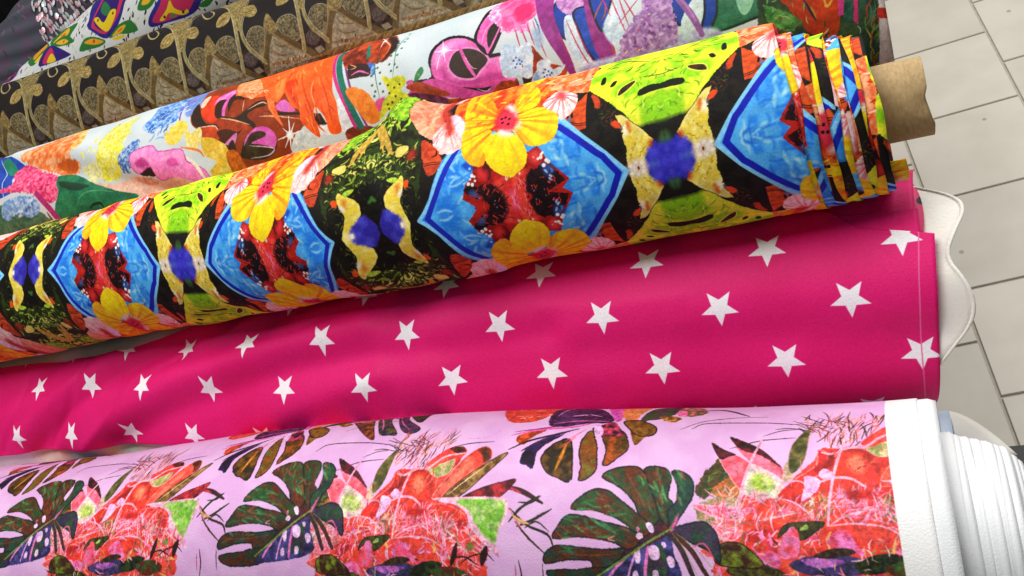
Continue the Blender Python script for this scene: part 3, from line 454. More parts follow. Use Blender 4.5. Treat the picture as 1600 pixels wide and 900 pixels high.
GRA_PRINT = """
S c=3c78cc d=b0d0f0 n=3 w=6 : -755.7 64.9 -748 88 -754.9 118.9 -723.7 133.4 -700.9 134 -704.6 80.5 -707.4 65.3 -721.1 62.1 -738 56.5
S c=2a5cb8 d=a0c4ec n=2 w=6 : -742.9 85.9 -727.5 88.4 -710 80.3 -716.5 70 -727.4 69.6
S c=8c300e d=a03c14 n=12 w=.6 : -685.6 59 -688.4 91.2 -672.8 123.2 -647.9 128 -612.7 127.4 -538.9 32.7 -540.1 14.5 -548.9 11.3 -555.8 -4.3 -574.3 -9.8 -610.2 -15.8 -634.9 -17.6 -638.4 4.4 -644.5 19.3 -652.9 38.1 -674.3 44.8
S c=7a8fd0 f=3 : -697 71.5 -710.3 121.2 -690.3 126 -676.7 79 -685.9 66.1
L c=8c44b0 b=2.8 : -701.2 60 -704.4 76.1 -701.9 89.2 -687.1 91.9
S c=e8401a d=d83410 n=6 : -673.4 65.1 -672.4 77.4 -669.8 86.8 -660.2 89 -645.8 75.2 -651.5 66.4 -646.2 51.4 -653.4 46.8 -664.1 53.9
S c=f0c8a8 : -676.2 74.6 -677.3 87.5 -671.3 92.9 -668.6 86.3 -670.6 73.1
S c=33200f : -683.3 56.7 -685.9 71.8 -681.3 81.9 -672.3 63.8 -666.7 53.8 -658.6 46.6 -641.8 42.4 -644 38.5 -674.5 47.1
S c=e060b8 d=f090d0 n=5 : -656.5 70.9 -654 83.8 -640 90.9 -629.5 90.7 -636.1 74.8 -640.8 73.4 -650.3 77.4
S c=33200f : -651.4 56.1 -654.1 69.1 -650.7 76.3 -640.2 74.2 -643.3 60.4 -641.5 51.4 -646.9 50.4
L c=e060b8 b=4.6 t=.8 : -639 51.9 -640.5 63.1 -638.1 75.5 -630.3 85.4
S c=33200f : -637.6 73.3 -629.4 83.6 -611.8 74.2 -615.5 67.4 -628.4 70.2 -631.1 62 -633 55
S c=33200f : -617.4 46.9 -606.4 53.2 -593.9 58.5 -580.6 53.1 -585 48.9 -597.5 49.2 -607.1 43.5 -595.6 30.7 -602.6 27.3 -612 35.1 -625.5 41.2 -641.7 49.9 -640.2 51.7 -625.8 46.1
L c=eab088 b=1.3 : -614.9 65.8 -613.7 51.3
L c=eab088 b=1.6 : -606.9 51 -590 54.9 -581.9 50.8
L c=eab088 b=1.7 : -641.6 49.4 -625.6 43.3 -603.8 32.7
L c=eab088 b=1.4 : -591.1 38.7 -570.8 34 -539.9 23.9
P c=33200f : -585.5 43.3 -562.6 36.6 -516.4 24 -510.6 11.4 -520.2 12.8 -542.4 28.9 -566 33.6 -570.7 37.2
S c=b43c12 d=9c340e n=8 : -646.6 48.1 -622.1 41 -599.2 27.9 -620.8 29.7 -642.6 38.5
S c=d84a1c d=b83c10 n=5 : -670.4 45 -649.6 41.9 -644 35.2 -643.3 26.6 -657.1 27 -667 33.5
L c=f0c8b0 b=1.4 : -672.7 46.2 -651.4 42.8 -644.6 36.8
S c=4a1e0c : -646.1 34.7 -632.4 34.6 -619.2 28.4 -611.4 31 -622.6 22.6 -635.3 14.6 -641.3 17.9 -643.2 27.3
S c=d878b8 : -636.7 19.6 -620.6 27.9 -623.3 18.4 -633.5 8.8 -633 16.8
S c=33200f : -631.2 19.1 -625.4 20.8 -623.2 6.5 -620.7 -6.4 -629 -6 -632.1 3 -634 12.9
S c=33200f d=4a3a1c n=8 : -616.4 10.4 -610.4 20.1 -599.5 25.8 -586.3 25.8 -574 17 -572.8 7.4 -578.5 -1.3 -592.2 -6 -610.6 -2.4 -620.3 2.9
S c=d84cac d=e468c0 n=6 : -613.5 12.5 -608.9 20.9 -595.9 27.6 -583 25.5 -573.9 17.2 -573 8.8 -578.9 1.9 -584.3 6 -596.1 10.5 -603.9 13.6 -587.3 16 -584.8 19.7 -593.2 23.5 -603.3 22.3 -609.1 16.9
L c=eab8d4 b=1.3 : -606.7 11 -590.6 6.8 -578.4 1.8 -587.6 -2.9 -608.9 -1.6
S c=c84414 d=a8380e n=5 : -641.5 7.8 -630.3 8.1 -627.9 -3.4 -616.7 -12.2 -633.8 -15.6 -638.3 -3.9
S c=e0e4e0 d=ccd6d8 n=6 : -551.6 7.3 -537.7 11.6 -524.3 1.8 -528.2 -4.5 -540.5 -5.8 -556.9 -7.1 -558.2 -2.5
S c=e068b8 : -570 44.6 -559.8 49.6 -548.9 39.4 -546 32.9 -562.6 37
S c=e6eaea : -526.2 13.9 -509.8 11.4 -495.3 34.1 -482.4 26.9 -478.8 3 -487.4 -0.1 -521.7 2.5
S c=f2540f d=ff6a24 n=9 : -631.9 81.4 -643.2 125.7 -611.4 132.3 -596.6 136 -565 152.6 -518.1 149.7 -503.8 72.1 -501 45.2 -496.8 30.4 -496.7 13.5 -497.2 0.6 -509.5 2.1 -511.5 17 -517.2 27.2 -521.6 32.3 -523.9 23.8 -521.3 7.6 -522.9 1 -531.9 9.8 -540.2 22.1 -540.4 32.9 -549.4 39.3 -559.2 57.2 -563.1 53.3 -567.8 48.5 -574.9 53.5 -582.8 60.7 -609.6 67.3 -624.6 76.4
S c=f0581a d=ff8040 n=5 : -587.7 66 -575.8 58.9 -570.5 45 -565.7 32.2 -561.8 21.1 -570.9 32.1 -579 45.5 -582.8 55.8
S c=ff8a4a d=ffb080 n=4 : -628.4 79.3 -644.5 120.8 -624.7 122.2 -592.9 75.4 -599.4 67.1 -606.2 64.5 -618.8 76.8
S c=e03a0a f=4 : -562.3 70.4 -550.3 73.8 -547.7 55.4 -540.3 35.8 -549.9 46.9
S c=ff8c40 f=4 : -575.2 75 -566.4 82.2 -562 63.1 -568.4 53.5
H n=90 l=15.5 b=1.3 a=-75 s=18 q=.5 f=.8 cols=e03c06,ff7a2c,ff9448,d03206,f86018 : -592.2 91.6 -568.8 138.3 -523 136.4 -501.2 38.3 -499.3 5.2 -517.2 30.1 -523.1 8 -539.4 27.5 -556.1 57.9
H n=40 l=9.5 b=1.4 a=-40 s=25 q=.5 f=.8 cols=ffa470,f06020,ffc09a : -628 80.3 -609.4 91.9 -591.1 72.8 -609.7 67.7
L c=ffa060 b=1.2 : -525.6 65.2 -526.3 49.3 -521.5 33.9
L c=d43808 b=1.5 : -544.2 79.7 -534.4 51.6 -526.6 29.7 -525.3 11.1
L c=d43808 b=1.3 : -517.9 66.1 -507.4 38.5 -504.3 8.9
S c=9c3810 d=6a2410 n=5 w=1 : -492.7 -0.2 -479 2.5 -457.6 -4.4 -444.9 -16.6 -458 -25.8 -489.4 -12.8
D c=ffffff r=4.4 f=2 : -555.7 10.9
L c=ffffff b=1.7 : -553.8 29.6 -555.2 12.7 -559 -3.6
L c=ffffff b=1.4 : -571.1 9.4 -555.7 10.9 -539.2 12
L c=ffffff b=1.4 : -547.9 21.5 -555.2 11.4 -565.4 -0.2
L c=ffffff b=1.2 : -562.9 19.7 -555.4 10.8 -549.5 -0.4
S c=f4cc34 d=f8e068 n=3 : -719.3 45.3 -717.4 61.1 -708.5 56.6 -704.9 63.1 -692.9 59.3 -687.7 49.7 -693.8 43.3 -700.3 35.9 -711.6 35.3
S c=f4e8a0 d=f0d050 n=3 : -690.7 45.6 -681.3 43.5 -670.5 45.7 -666.6 37 -670.6 27.7 -679 21.2 -687.1 25.8
S c=ecca40 d=e0b430 n=5 : -667.4 32.6 -653.3 29.9 -644.9 24.9 -640.4 20.9 -637.3 6.6 -632.3 -2.7 -633.7 -17.1 -651.4 -13.2 -663.5 -4.4 -652.2 4.3 -663.5 12.3 -668.3 21.6
H n=60 l=10.9 b=2.2 a=60 s=70 q=1 f=.8 cols=e8dc20,f4f080,ece850,c8c020 : -819.9 57.1 -816.6 90.1 -777.5 90.5 -774.7 51.9
H n=60 l=12.3 b=2.1 a=50 s=50 q=1 f=.8 cols=2a60bc,88b0e0,4a80d0,c0d8f0 : -754.2 41 -744.9 75.3 -698.8 93.3 -680.6 85.1 -717.5 45.6
S c=e6d628 d=f4ee9a n=3 w=7 : -818 65.7 -811.3 81.7 -779.8 86.5 -775.9 70 -785 54.5
L c=d02c7c b=3.8 t=1 : -516 135.4 -504.8 80.7 -498.2 55.7 -487.4 26.5 -480.7 2.5
L c=1e6e5c b=7.0 t=1 : -509.2 138.5 -500.7 89.2 -492.8 58 -483.3 28.7 -474.6 1.1
L c=8a3a7c b=2.5 t=1 : -502.8 138.5 -493 87 -483.7 55.2 -476 26.9 -467.7 -0.5
S c=ee7614 d=f48e30 n=5 w=1 : -485.8 38.6 -477.8 42.5 -462.3 33.3 -451.8 17.1 -450.3 3.4 -459.2 -0 -466.5 3.2 -475.5 18.8
S c=6a2010 d=c8481c n=9 w=2 : -500.8 103.1 -479.9 128.3 -453.6 124.3 -434.2 97.7 -430.5 73.2 -441.2 61.6 -464 65.2 -487.6 69
S c=2a1812 f=3 w=2 : -454.9 118.6 -433.3 95.1 -429.1 75 -436.4 66.3 -444.9 61.8 -437.3 78.5
L c=f07030 b=1.6 : -449.6 76 -447.3 92.5 -439.1 84.9 -437.9 73.7 -443.9 66.8
S c=1f7a68 : -463.8 73 -467.1 89.8 -466.4 98.7 -460.4 77.9
P c=3a201c w=1 : -486.7 73.4 -462.5 66.8 -452.5 56.3 -458.4 49.6 -483.1 53.1
L c=e870b8 b=2.2 : -479.7 56.9 -470.5 59 -458.6 52.4
L c=f0a060 b=1.4 : -483.5 72.2 -475.5 65.9 -481.9 64.8
S c=3a60b8 d=8ab0d8 n=3 w=3 : -462.5 66.8 -454.3 62.9 -450.5 54.7 -454.6 46.7 -457.2 56.8
D c=ffffff r=2.2 f=3 : -449.2 96.7
L c=ffffff b=1.0 : -463.9 121.6 -438.1 81.6
L c=ffffff b=1.0 : -451.1 112.7 -449 83.8
S c=1c1210 w=1 : -389.3 29.1 -391.4 46.2 -387.3 60.7 -373.6 68.9 -356.6 64.7 -341.5 54.4 -330.8 40.4 -328.7 35 -305.5 31.7 -288.5 27.1 -296 -6.1 -320.5 -12.2 -331.9 -7.1 -358.7 3.2 -381.2 15.5 -405.7 23.8 -415.6 29.5 -405 29.2
S c=ea5cae d=f480c4 n=14 f=1 : -387.1 30.1 -388.3 45.2 -384.2 57.7 -372.1 64.9 -356.3 61.3 -343.1 52.4 -333.3 39.5 -329.1 31.2 -305.8 29.5 -290.4 25.4 -296.9 -3.7 -319.5 -9.3 -330.8 -3.6 -357.8 6.7 -375.9 16.4
S c=f498d0 f=10 : -384.8 47.7 -376.8 60.1 -359.6 60.1 -362.6 53.5 -376.2 46.9 -381.7 36.7
S c=c83c90 f=10 : -376.6 35.3 -369.6 22.5 -355.3 17.4 -322.4 16.6 -317.8 8.1 -356.6 11.7 -374.8 22.3
S c=3a2a20 o=f090cc ow=2 : -368.8 36.4 -362.5 46.3 -350.6 47.1 -337.4 40.7 -328.5 29.5 -337.8 22 -345.4 17.1 -359.7 21.2 -367 28.8
L c=ea5cae b=3.6 t=.6 : -357.4 51.8 -351.2 34.8 -343.6 17.5
L c=f8d0e8 b=0.7 : -352.5 40 -345.4 27 -340 24.1
S c=1c1210 : -341.4 53.1 -337.4 73.1 -330.4 95.8 -315.5 97 -305.4 81.1 -312.5 53.7 -326.5 32.8
S c=ea5cae d=f480c4 n=6 : -338.6 53.1 -334.2 74.1 -325.3 88.9 -314.6 85.9 -313.7 70.1 -315.8 54.8 -327.1 35.3 -330.7 42.1
S c=2a2018 : -327.5 58.8 -320.1 68.3 -314.7 64.1 -320.7 49.2 -326.7 40.9
L c=f498d0 b=1.5 : -333.9 46.4 -329.4 61.4 -322.1 71.3
S c=f478b8 d=ffd4e8 n=3 w=5 : -330.1 79.8 -325.4 112.8 -314.6 123.1 -294.2 123.9 -283.6 51.4 -302.8 52.3 -309.3 51.8 -321.8 69
D c=ffffff r=3.3 f=5 : -374.2 53.1
L c=ffffff b=1.1 : -385.1 55.1 -362.5 49.8
L c=ffffff b=1.1 : -376.6 66.2 -372.8 40.8
L c=fbe0f0 b=0.9 : -378 51 -382.8 33.7
S c=e050a0 d=c83c88 n=8 : -413.3 21 -387.8 27.1 -356.7 11 -314.4 8.7 -304.9 -3.9 -316.5 -10.1 -340.9 -4.1 -375 5.6 -407.7 13.5
S c=b8420e d=8a2c0c n=6 : -416.9 25.9 -403.4 27.7 -385.8 18.1 -371.9 7.9 -386 9.8 -406.7 18.6
S c=4a1c20 d=7a2a50 n=4 : -415.4 19.2 -390.5 12.4 -365.1 -1.3 -357.1 -7.8 -392.4 5.2 -417.1 11.1
S c=b8400e d=7a280a n=6 w=1 : -377.2 3.9 -343.3 -1.3 -331.9 -1.8 -319.7 7.1 -303.4 1.6 -308.5 -15.1 -330.5 -12.8 -357.4 -8.5
S c=2c1a10 w=1 : -332.6 -9.2 -321.5 0.1 -307.9 -3.2 -312.5 -17.2 -330.5 -12.8
S c=1c1210 : -358.3 11.4 -341.2 6.4 -328.4 4.8 -335.9 1.4 -347.8 6.5
L c=f0c0d8 b=0.9 : -344.5 6.5 -335.7 2.1 -328.4 4.8
S c=e6ecec : -331.1 -9.6 -325.5 -4.9 -324.1 -8.2 -330 -11.3
S c=d05a98 : -415.4 31 -408.4 30.8 -408.8 27 -414.9 27.7
S c=d8487a w=2 f=2 : -453.1 19.8 -441.6 23.3 -442.3 10.9 -449.9 9.6
S c=e4dc20 d=b8c01c n=4 w=2 : -442.7 45.1 -434.5 39.4 -427.3 40.8 -417.6 36.5 -417.3 29.9 -422.4 24.9 -414.8 13.7 -427.1 7.3 -439.3 8.6 -452.1 2.2 -444.4 17.7 -436.7 25.3 -440.2 35.9
D c=3a3010 r=1.2 : -436.7 33.3 -429.9 29.1 -423.5 30.7 -435.9 25 -429.4 20.3 -434.1 15.2 -424.1 15.9 -439.5 14.9 -428 10.6 -418.5 13 -438.9 10.1
L c=3c7450 b=0.9 : -418.1 103.7 -424.7 91.7 -427.7 77 -428.8 57.6 -430.9 40.1
D c=3c7450 r=1.4 : -423.4 103.1 -421.3 89.7 -423.3 84.6 -429.3 83.1 -423.1 72.6 -429.9 70.6 -426 63.7 -433.5 65.3 -428.5 53.6 -435 55.7 -425.5 49.1 -432.7 47.6
L c=3c7450 b=0.9 : -449.4 71 -452.2 61.2 -450 41.9 -447.1 23
D c=3c7450 r=1.4 : -447.2 64.7 -448.8 56.1 -455.6 48.8 -445.5 49.5 -454.7 38 -445.5 37.3 -451.5 30.6 -442.7 28.3 -453 26.1
S c=2a6a40 d=4a8a50 : -406.8 28.8 -404.4 36.3 -398.8 42.3 -396.4 37.4 -399.5 31.7 -405.2 27.6
S c=f0488c d=ff7cb0 n=5 w=3 : -325 140.7 -286.5 119.7 -277.1 68.3 -285.2 57.4 -302.8 53.2 -312.9 61.4
S c=e02a6a f=4 w=3 : -301.8 79.3 -287.8 83 -281 67.8 -290.1 59.1 -298.3 62
L c=c02c50 b=1.2 : -299.6 53.1 -295.7 33.7
L c=c02c50 b=1.2 : -293.9 53 -287.3 30.6
L c=c02c50 b=1.2 : -287.6 54.5 -281.7 31.3
L c=c02c50 b=1.1 : -282 56.3 -276.6 34.5 -272.1 17.6
L c=2a4a9a b=1.2 : -280.5 59.5 -275.9 43.9 -278.8 29
S c=a0b4d0 f=8 : -282.2 44.1 -275.8 45.5 -273.7 32.2 -279 27.6
S c=b43c10 d=8a2c0c n=5 w=1 : -286.4 31.1 -279.7 23.3 -272.3 12.6 -255.9 3.5 -262.9 -5.6 -274 -11.6 -306.8 -5 -303.1 8.8
S c=2e1e10 : -302.6 4.3 -290.3 2.7 -291.6 -7.2 -304.3 -7.1
S c=1c3e9c o=1c2030 ow=2 : -261.3 52.8 -258.2 69.2 -250.7 58.2 -244.9 44.1 -247.6 29.1 -255 33.7
S c=8e2878 d=a03a90 n=6 : -286.5 119.7 -263.1 93.7 -261.3 58.3 -255.8 33.2 -249.8 9.8 -248.4 -9.5 -252.7 -7.4 -260 12.4 -269 32.4 -276.5 56.2
S c=b46cb4 d=d8a0d0 n=3 w=2 : -257.9 64.9 -259.5 91.2 -230.1 74.9 -229.7 52.7 -238.7 47.1 -250 52.2
S c=c4d4e4 d=e4ecf0 n=10 : -250.8 49.3 -240.3 45.9 -236.6 23.5 -228 -5.7 -234.4 -7 -243.6 3.9 -251.4 26
S c=1f3c9c d=2a50b8 n=6 o=1c2030 ow=2 : -241.6 51.4 -229.5 50.8 -225.5 27.7 -217 2.8 -214.8 -3.4 -223.8 -1.1 -232.7 12.4 -237.1 30.9
S c=8e2878 d=a03a88 n=6 : -232.4 76 -216 68.6 -211.7 31.1 -209.4 0.8 -219 -5.2 -225.9 9.2 -229.5 31.7
S c=2040a0 o=1c2030 ow=2 : -226.9 73.4 -206.9 64.8 -210.4 44.6 -214.4 27.5 -220.3 33.6
S c=c4d8e8 d=e8eef0 n=8 f=2 : -212.5 37.4 -204.3 47.5 -198.3 33.2 -199 19 -205.5 8.1 -212.7 15.6 -216.8 26.7
L c=c06030 b=1.4 : -214.4 56.2 -220.8 44.7 -223.4 39.1
L c=c06030 b=1.1 : -211.5 51.6 -213.6 40.8 -217.1 35.7
L c=c83058 b=1.1 : -241.9 43.2 -236.9 22.1 -227 -7.4
L c=c83058 b=1.1 : -249.4 45.5 -239.8 14.3 -231.4 -7
L c=c83058 b=1.1 : -215.8 60.4 -208.8 37.8
L c=c83058 b=1.1 : -207.7 57.4 -197.3 20.6
L c=c83058 b=1.1 : -200.3 54.7 -193.7 24.6
L c=c83058 b=1.1 : -196.7 53.4 -184.1 21.9
L c=c83058 b=1.0 : -181 48 -201.9 28.3
L c=c83058 b=1.0 : -255.4 30.1 -251.1 14.4
L c=e04a40 b=1.4 : -211.9 12.6 -209.7 2.3
L c=c83058 b=0.9 : -156.9 15.9 -151.9 -0.4
S c=2040a0 o=1c2030 ow=2 : -152.9 45.1 -131.6 38.2 -140.4 23.7 -149.7 13.9 -152.9 23
S c=dce6e8 : -148.5 16.3 -129 37.4 -118.6 34.1 -131.1 7.5 -133.4 2.8 -145.9 2.1
S c=2040a0 o=1c2030 ow=2 : -123.1 35.5 -108.3 31 -116.4 14.2 -120.9 1.5 -132.9 2 -127.2 17.2
S c=2a6848 d=3a7c58 n=8 o=1c3020 ow=2 : -109.6 31.4 -71 19.9 -78.5 6.4 -94.7 3 -122.9 1.4 -117.9 13.3
S c=98d0a8 : -100.9 23.3 -100.8 12.5 -97.2 7 -92.1 10.1 -87.8 19.5
S c=cfd8e8 d=b49ccc n=8 f=3 : -244.3 1.2 -202.2 3.1 -159 5.6 -124.9 4.6 -121 -8.5 -178.2 -15.7 -236.7 -15.1
S c=9a64a4 d=c89acc n=3 w=5 : -175 52.7 -152.9 45.1 -153.8 21.9 -153.3 2.7 -166.3 -2 -184.9 -2.7 -207.6 -6.7 -217.2 -4.2 -203 6.1 -204.7 12.1 -188.7 28.9 -180.8 35.4
H n=120 l=4.1 b=2.2 a=30 s=180 f=1 cols=b88cc0,8a4a90,d8b0d8,a070b0,7a3a80 : -175.2 49.4 -156.2 40 -154.5 22.1 -153.7 4.2 -174.9 -2.6 -207.2 -5.3 -202.7 7.4 -192.1 25.6
H n=14 l=2.7 b=1.4 a=30 s=180 cols=c84848,e0c0a0 : -182.8 30.2 -168.4 31.8 -171 1.9 -202.8 0.5
L c=9c5ca4 b=5.9 t=.7 : -151.9 41.6 -144 27.5 -137.9 14.7 -133.8 0.9
L c=b880bc b=1.9 t=.7 : -149.3 39.3 -141.5 25.4 -136.8 13.1
S c=dce8f4 d=b8d0ea n=4 w=2 : -312.9 38.5 -298.8 34.5 -293.7 24 -297.1 14.6 -292.6 6.2 -298.9 6.3 -316.8 12.2
S c=e8eef4 d=c8daee n=4 w=2 : -295.8 32.2 -289.8 36.4 -284.9 30.7 -285.4 16 -290.5 8.6 -295.5 14.2
S c=dce6f2 d=a8c4e8 n=4 w=2 : -297.3 13.2 -287.4 15.1 -288.1 5.1 -294.8 3.8
S c=e8eef4 d=c0d4ec n=4 w=2 : -281 15.6 -270.5 13.6 -269.1 6.1 -256.7 6.5 -264.7 -0.8 -271.2 -2 -268.8 -9.9 -276.3 -8.8 -282.8 -9.4 -290.1 -7.6 -290.7 1.4 -284.5 7.1
S c=88a8d8 f=3 w=2 : -289.9 1.2 -283 6.7 -284.1 -3.2 -290.1 -7.6
D c=2a50b0 r=0.9 : -300.9 24.4 -298.1 21.5 -301.1 18.5 -298 17.8 -303.1 16.1 -296.1 19.5 -303.6 22.2 -275.9 7.1 -273.3 5 -275.6 1.9 -272.7 1.2 -278 4.7 -275.6 -0.9 -270.7 2.9 -278.2 1.1
L c=b8ccd8 b=4.4 t=1 : -310.7 10.7 -301.9 7.1 -301.9 -4.7 -308.5 -15.1
S c=e8a040 d=f4d890 n=4 w=5 : -892.6 80.8 -900.4 119.1 -876.2 119.8 -851.8 73.2 -870.4 63.8
S c=f07028 d=ffb884 n=5 w=4 : -961.8 83.2 -942 96.3 -920.6 114.2 -872.4 96.3 -865.6 58 -848.9 47.5 -862.9 34 -890.8 45 -920.8 58.6
S c=c85818 f=2 w=4 : -893.5 56.2 -864.9 55.6 -852.5 46.3 -866.8 37.7
H n=60 l=9.0 b=2.5 a=70 s=60 f=.8 cols=ece01c,f4f090,d8cc18,f0ec60 : -851.5 30.6 -828.1 76.2 -774.7 51.9 -785.8 13.2 -824.5 13.9
S c=ece01c d=f4f090 n=3 w=5 : -817.8 48.2 -813.8 64.5 -779.3 51 -781.3 34 -789.5 17.5 -811.7 15.8 -820.3 31.4
S c=f0e870 d=f4f4e0 n=2 w=6 : -846.5 39.1 -821.6 39.3 -817.5 23.4 -832.7 21.1
S c=2c60b0 d=b8cce8 n=3 w=5 : -778.3 44.8 -755.6 51.1 -761.4 29.6 -775.4 16.4 -784.2 27.3
S c=2a1c18 w=2 : -757.5 12.6 -737.2 19 -727.6 11.7 -736.3 6.4
S c=f07cc0 d=ff9cd4 n=6 o=c83c98 ow=1 w=1 : -762.3 37.2 -737.8 40 -726.4 30.9 -697.2 27.1 -690.1 12.4 -669.4 -0.7 -666.3 -16.7 -693.1 -9 -713.4 0.7 -733.6 1.4 -738.7 17.6 -759.5 13.9 -766.5 25.3
S c=d84c9c f=3 w=1 : -716.8 18.2 -707.2 20.5 -700.5 11.2 -711.6 11.8
S c=c83c88 f=3 w=2 : -759.7 23.8 -749.7 28.9 -739.5 19.5 -751.3 18.5
L c=f4f0d0 b=4.1 : -689.9 17.6 -678.2 4.7 -669.8 -15
S c=ecb830 d=f4d060 n=4 w=1 : -663.2 18.7 -651.3 24.6 -637.1 19.7 -630.8 1.4 -636.3 -15.1 -662.8 -10.1 -651.8 2.5
L c=f08030 b=2.7 : -697 29.7 -673.7 21 -666.9 12.6
S c=e07018 d=b84c10 n=4 : -637.5 9.6 -624.6 10.2 -618.3 -6.6 -616.5 -15.9 -634.9 -14.5
S c=f2c8b0 d=e8b098 n=10 f=2 : -842.5 22.2 -801 10.9 -764.6 12.4 -734.7 -1.1 -711.3 0.3 -684 -12.8 -694.8 -16.1 -778.8 -9.4 -804.6 1.6
S c=f0b8a0 d=e08868 n=4 w=2 : -772.1 11.2 -745.5 6.6 -735.5 -2.7 -757.5 0.1
S c=2040a0 d=2a50b4 n=6 : -1079.6 150.6 -1032.6 119.2 -951.4 71.6 -963 55.5 -961.8 32.5 -1035.5 41.7
L c=d8e4f0 b=1.3 : -1007.1 96.8 -980.7 64.5 -976.9 45.8 -972 24.8
S c=2a8868 : -999.6 90.1 -987.4 90.7 -966.8 73.4 -964.5 59.2 -979 66.5
S c=386048 d=5a7c5c n=6 w=2 : -1021.3 22.7 -963.4 19.2 -919 0.9 -910.2 -19 -957.5 -17.8 -999 -18 -1038.9 -14.4
S c=1c6644 d=2c8454 n=10 w=1 : -890 38.9 -859 35 -833.1 19.3 -803.5 4.1 -771.9 -9.9 -807.9 -13.9 -852.2 -20.7 -889.3 -22.4 -896.6 -1.6 -883.9 18.5
S c=1a3c28 f=2 : -882.1 31.4 -859.7 24.8 -836.3 16.3 -854.3 14.4 -877.9 22.9
L c=4a9a6c b=1.4 : -860.4 -1.2 -846 9 -826.2 8.7 -804.2 2.4
L c=123020 b=3.6 : -843 -8.5 -835 -5.4 -825.6 -6.3 -823.7 -11.6
S c=e02c6c d=ff7898 n=3 w=4 : -967.8 63.6 -948.4 71.2 -913.8 53.5 -890.2 40.9 -884.7 20.6 -892.3 8 -913.2 16 -924.6 24.9 -948.2 31.6 -984.1 38.1 -957.6 45.7
H n=40 l=7.5 b=2.2 a=20 s=180 f=1 cols=c01c58,ff8aa8,f05080 : -958.9 59 -928.7 58.3 -892.7 39.5 -890.7 12.4 -914.7 21 -945.5 35
S c=6c94cc d=b0ccec n=3 w=4 : -976.6 21.8 -962.2 26.7 -938 24.7 -921 16.6 -919.3 2.9 -936.2 -1.6 -956.7 6.4 -970.1 1.1 -981 7.2
H n=26 l=7.5 b=3.4 a=60 s=120 f=1 cols=a8c4e8,7aa4d8,d0e0f4,4a6a9a : -973.9 21.3 -938.2 23.8 -919.8 4.9 -939.6 -2.9 -969.2 2.9
L c=b42c70 b=8.2 t=.8 : -919.5 23.9 -904.5 3.8 -897.1 -11.4 -890 -23.3
L c=6a5a50 b=3.7 : -909.4 -1 -906.4 -13.5 -907.1 -21.8
P c=3c5230 d=2a3c24 n=8 w=2 : -83.3 23.5 4.9 -1.6 -5.3 -74.7 -11.3 -71.9 -48.3 -34.2 -93 -25.8
S c=d04016 d=b03410 n=8 w=2 : -68.6 19.2 -27.1 7.4 -25 -8.3 -29.3 -25.5 -38.3 -34.2 -50.6 -19.5 -58.9 -4.1
S c=3c7a30 d=6aa84a n=3 w=3 : -80.3 10.8 -66.6 1.9 -54.7 -8.5 -64.7 -14.3 -78.5 -6.6
H n=140 l=6.5 b=0.9 a=30 s=80 cols=80b860,2a4a20,c8d8a0,3c6a30,a83c18,1c2c14 : -82.3 14 -49.9 3.7 -51.5 -11.3 -10.6 -30.8 -25 -44.3 -90.5 -26.5
L c=d8a830 b=2.0 : -35.5 4.7 -33.9 -3.3 -27.9 2.6
L c=c89020 b=1.5 : -51.7 4.2 -45.9 -1.3 -43.7 -9.6
L c=2a2a3a b=2.1 : -50.5 7.6 -47.3 -2.2 -44.1 -12
P c=d03c80 : -23.6 6.4 -18.8 5.1 -23.1 -12.9 -27.3 -12.8
P c=2c6048 d=1c4030 n=4 w=1 : -18.8 5.1 -12.7 3.4 -16.7 -19.6 -24.2 -17.5
P c=d03070 : -12.7 3.4 -9.6 2.5 -14 -23 -16.7 -19.6
P c=30563c d=223a2c n=6 : -9.6 2.5 4.9 -1.6 -5.3 -74.7 -16.1 -69.8 -11.7 -22.4
H n=50 l=14.2 b=1.0 a=60 s=40 cols=6a8a30,c0a030,1c2c1c,4a7a60,a83c18 : -9.2 -21.7 3.3 -11.1 -4.9 -70.1 -9.6 -68.1
P c=dccfca d=d2c4be n=12 : 4.9 2.1 16.7 -1.2 5.6 -105.2 -6.9 -92.6
P c=cc3020 : 2 -14 14 -17.9 12.8 -25.8 0.8 -21.8
"""
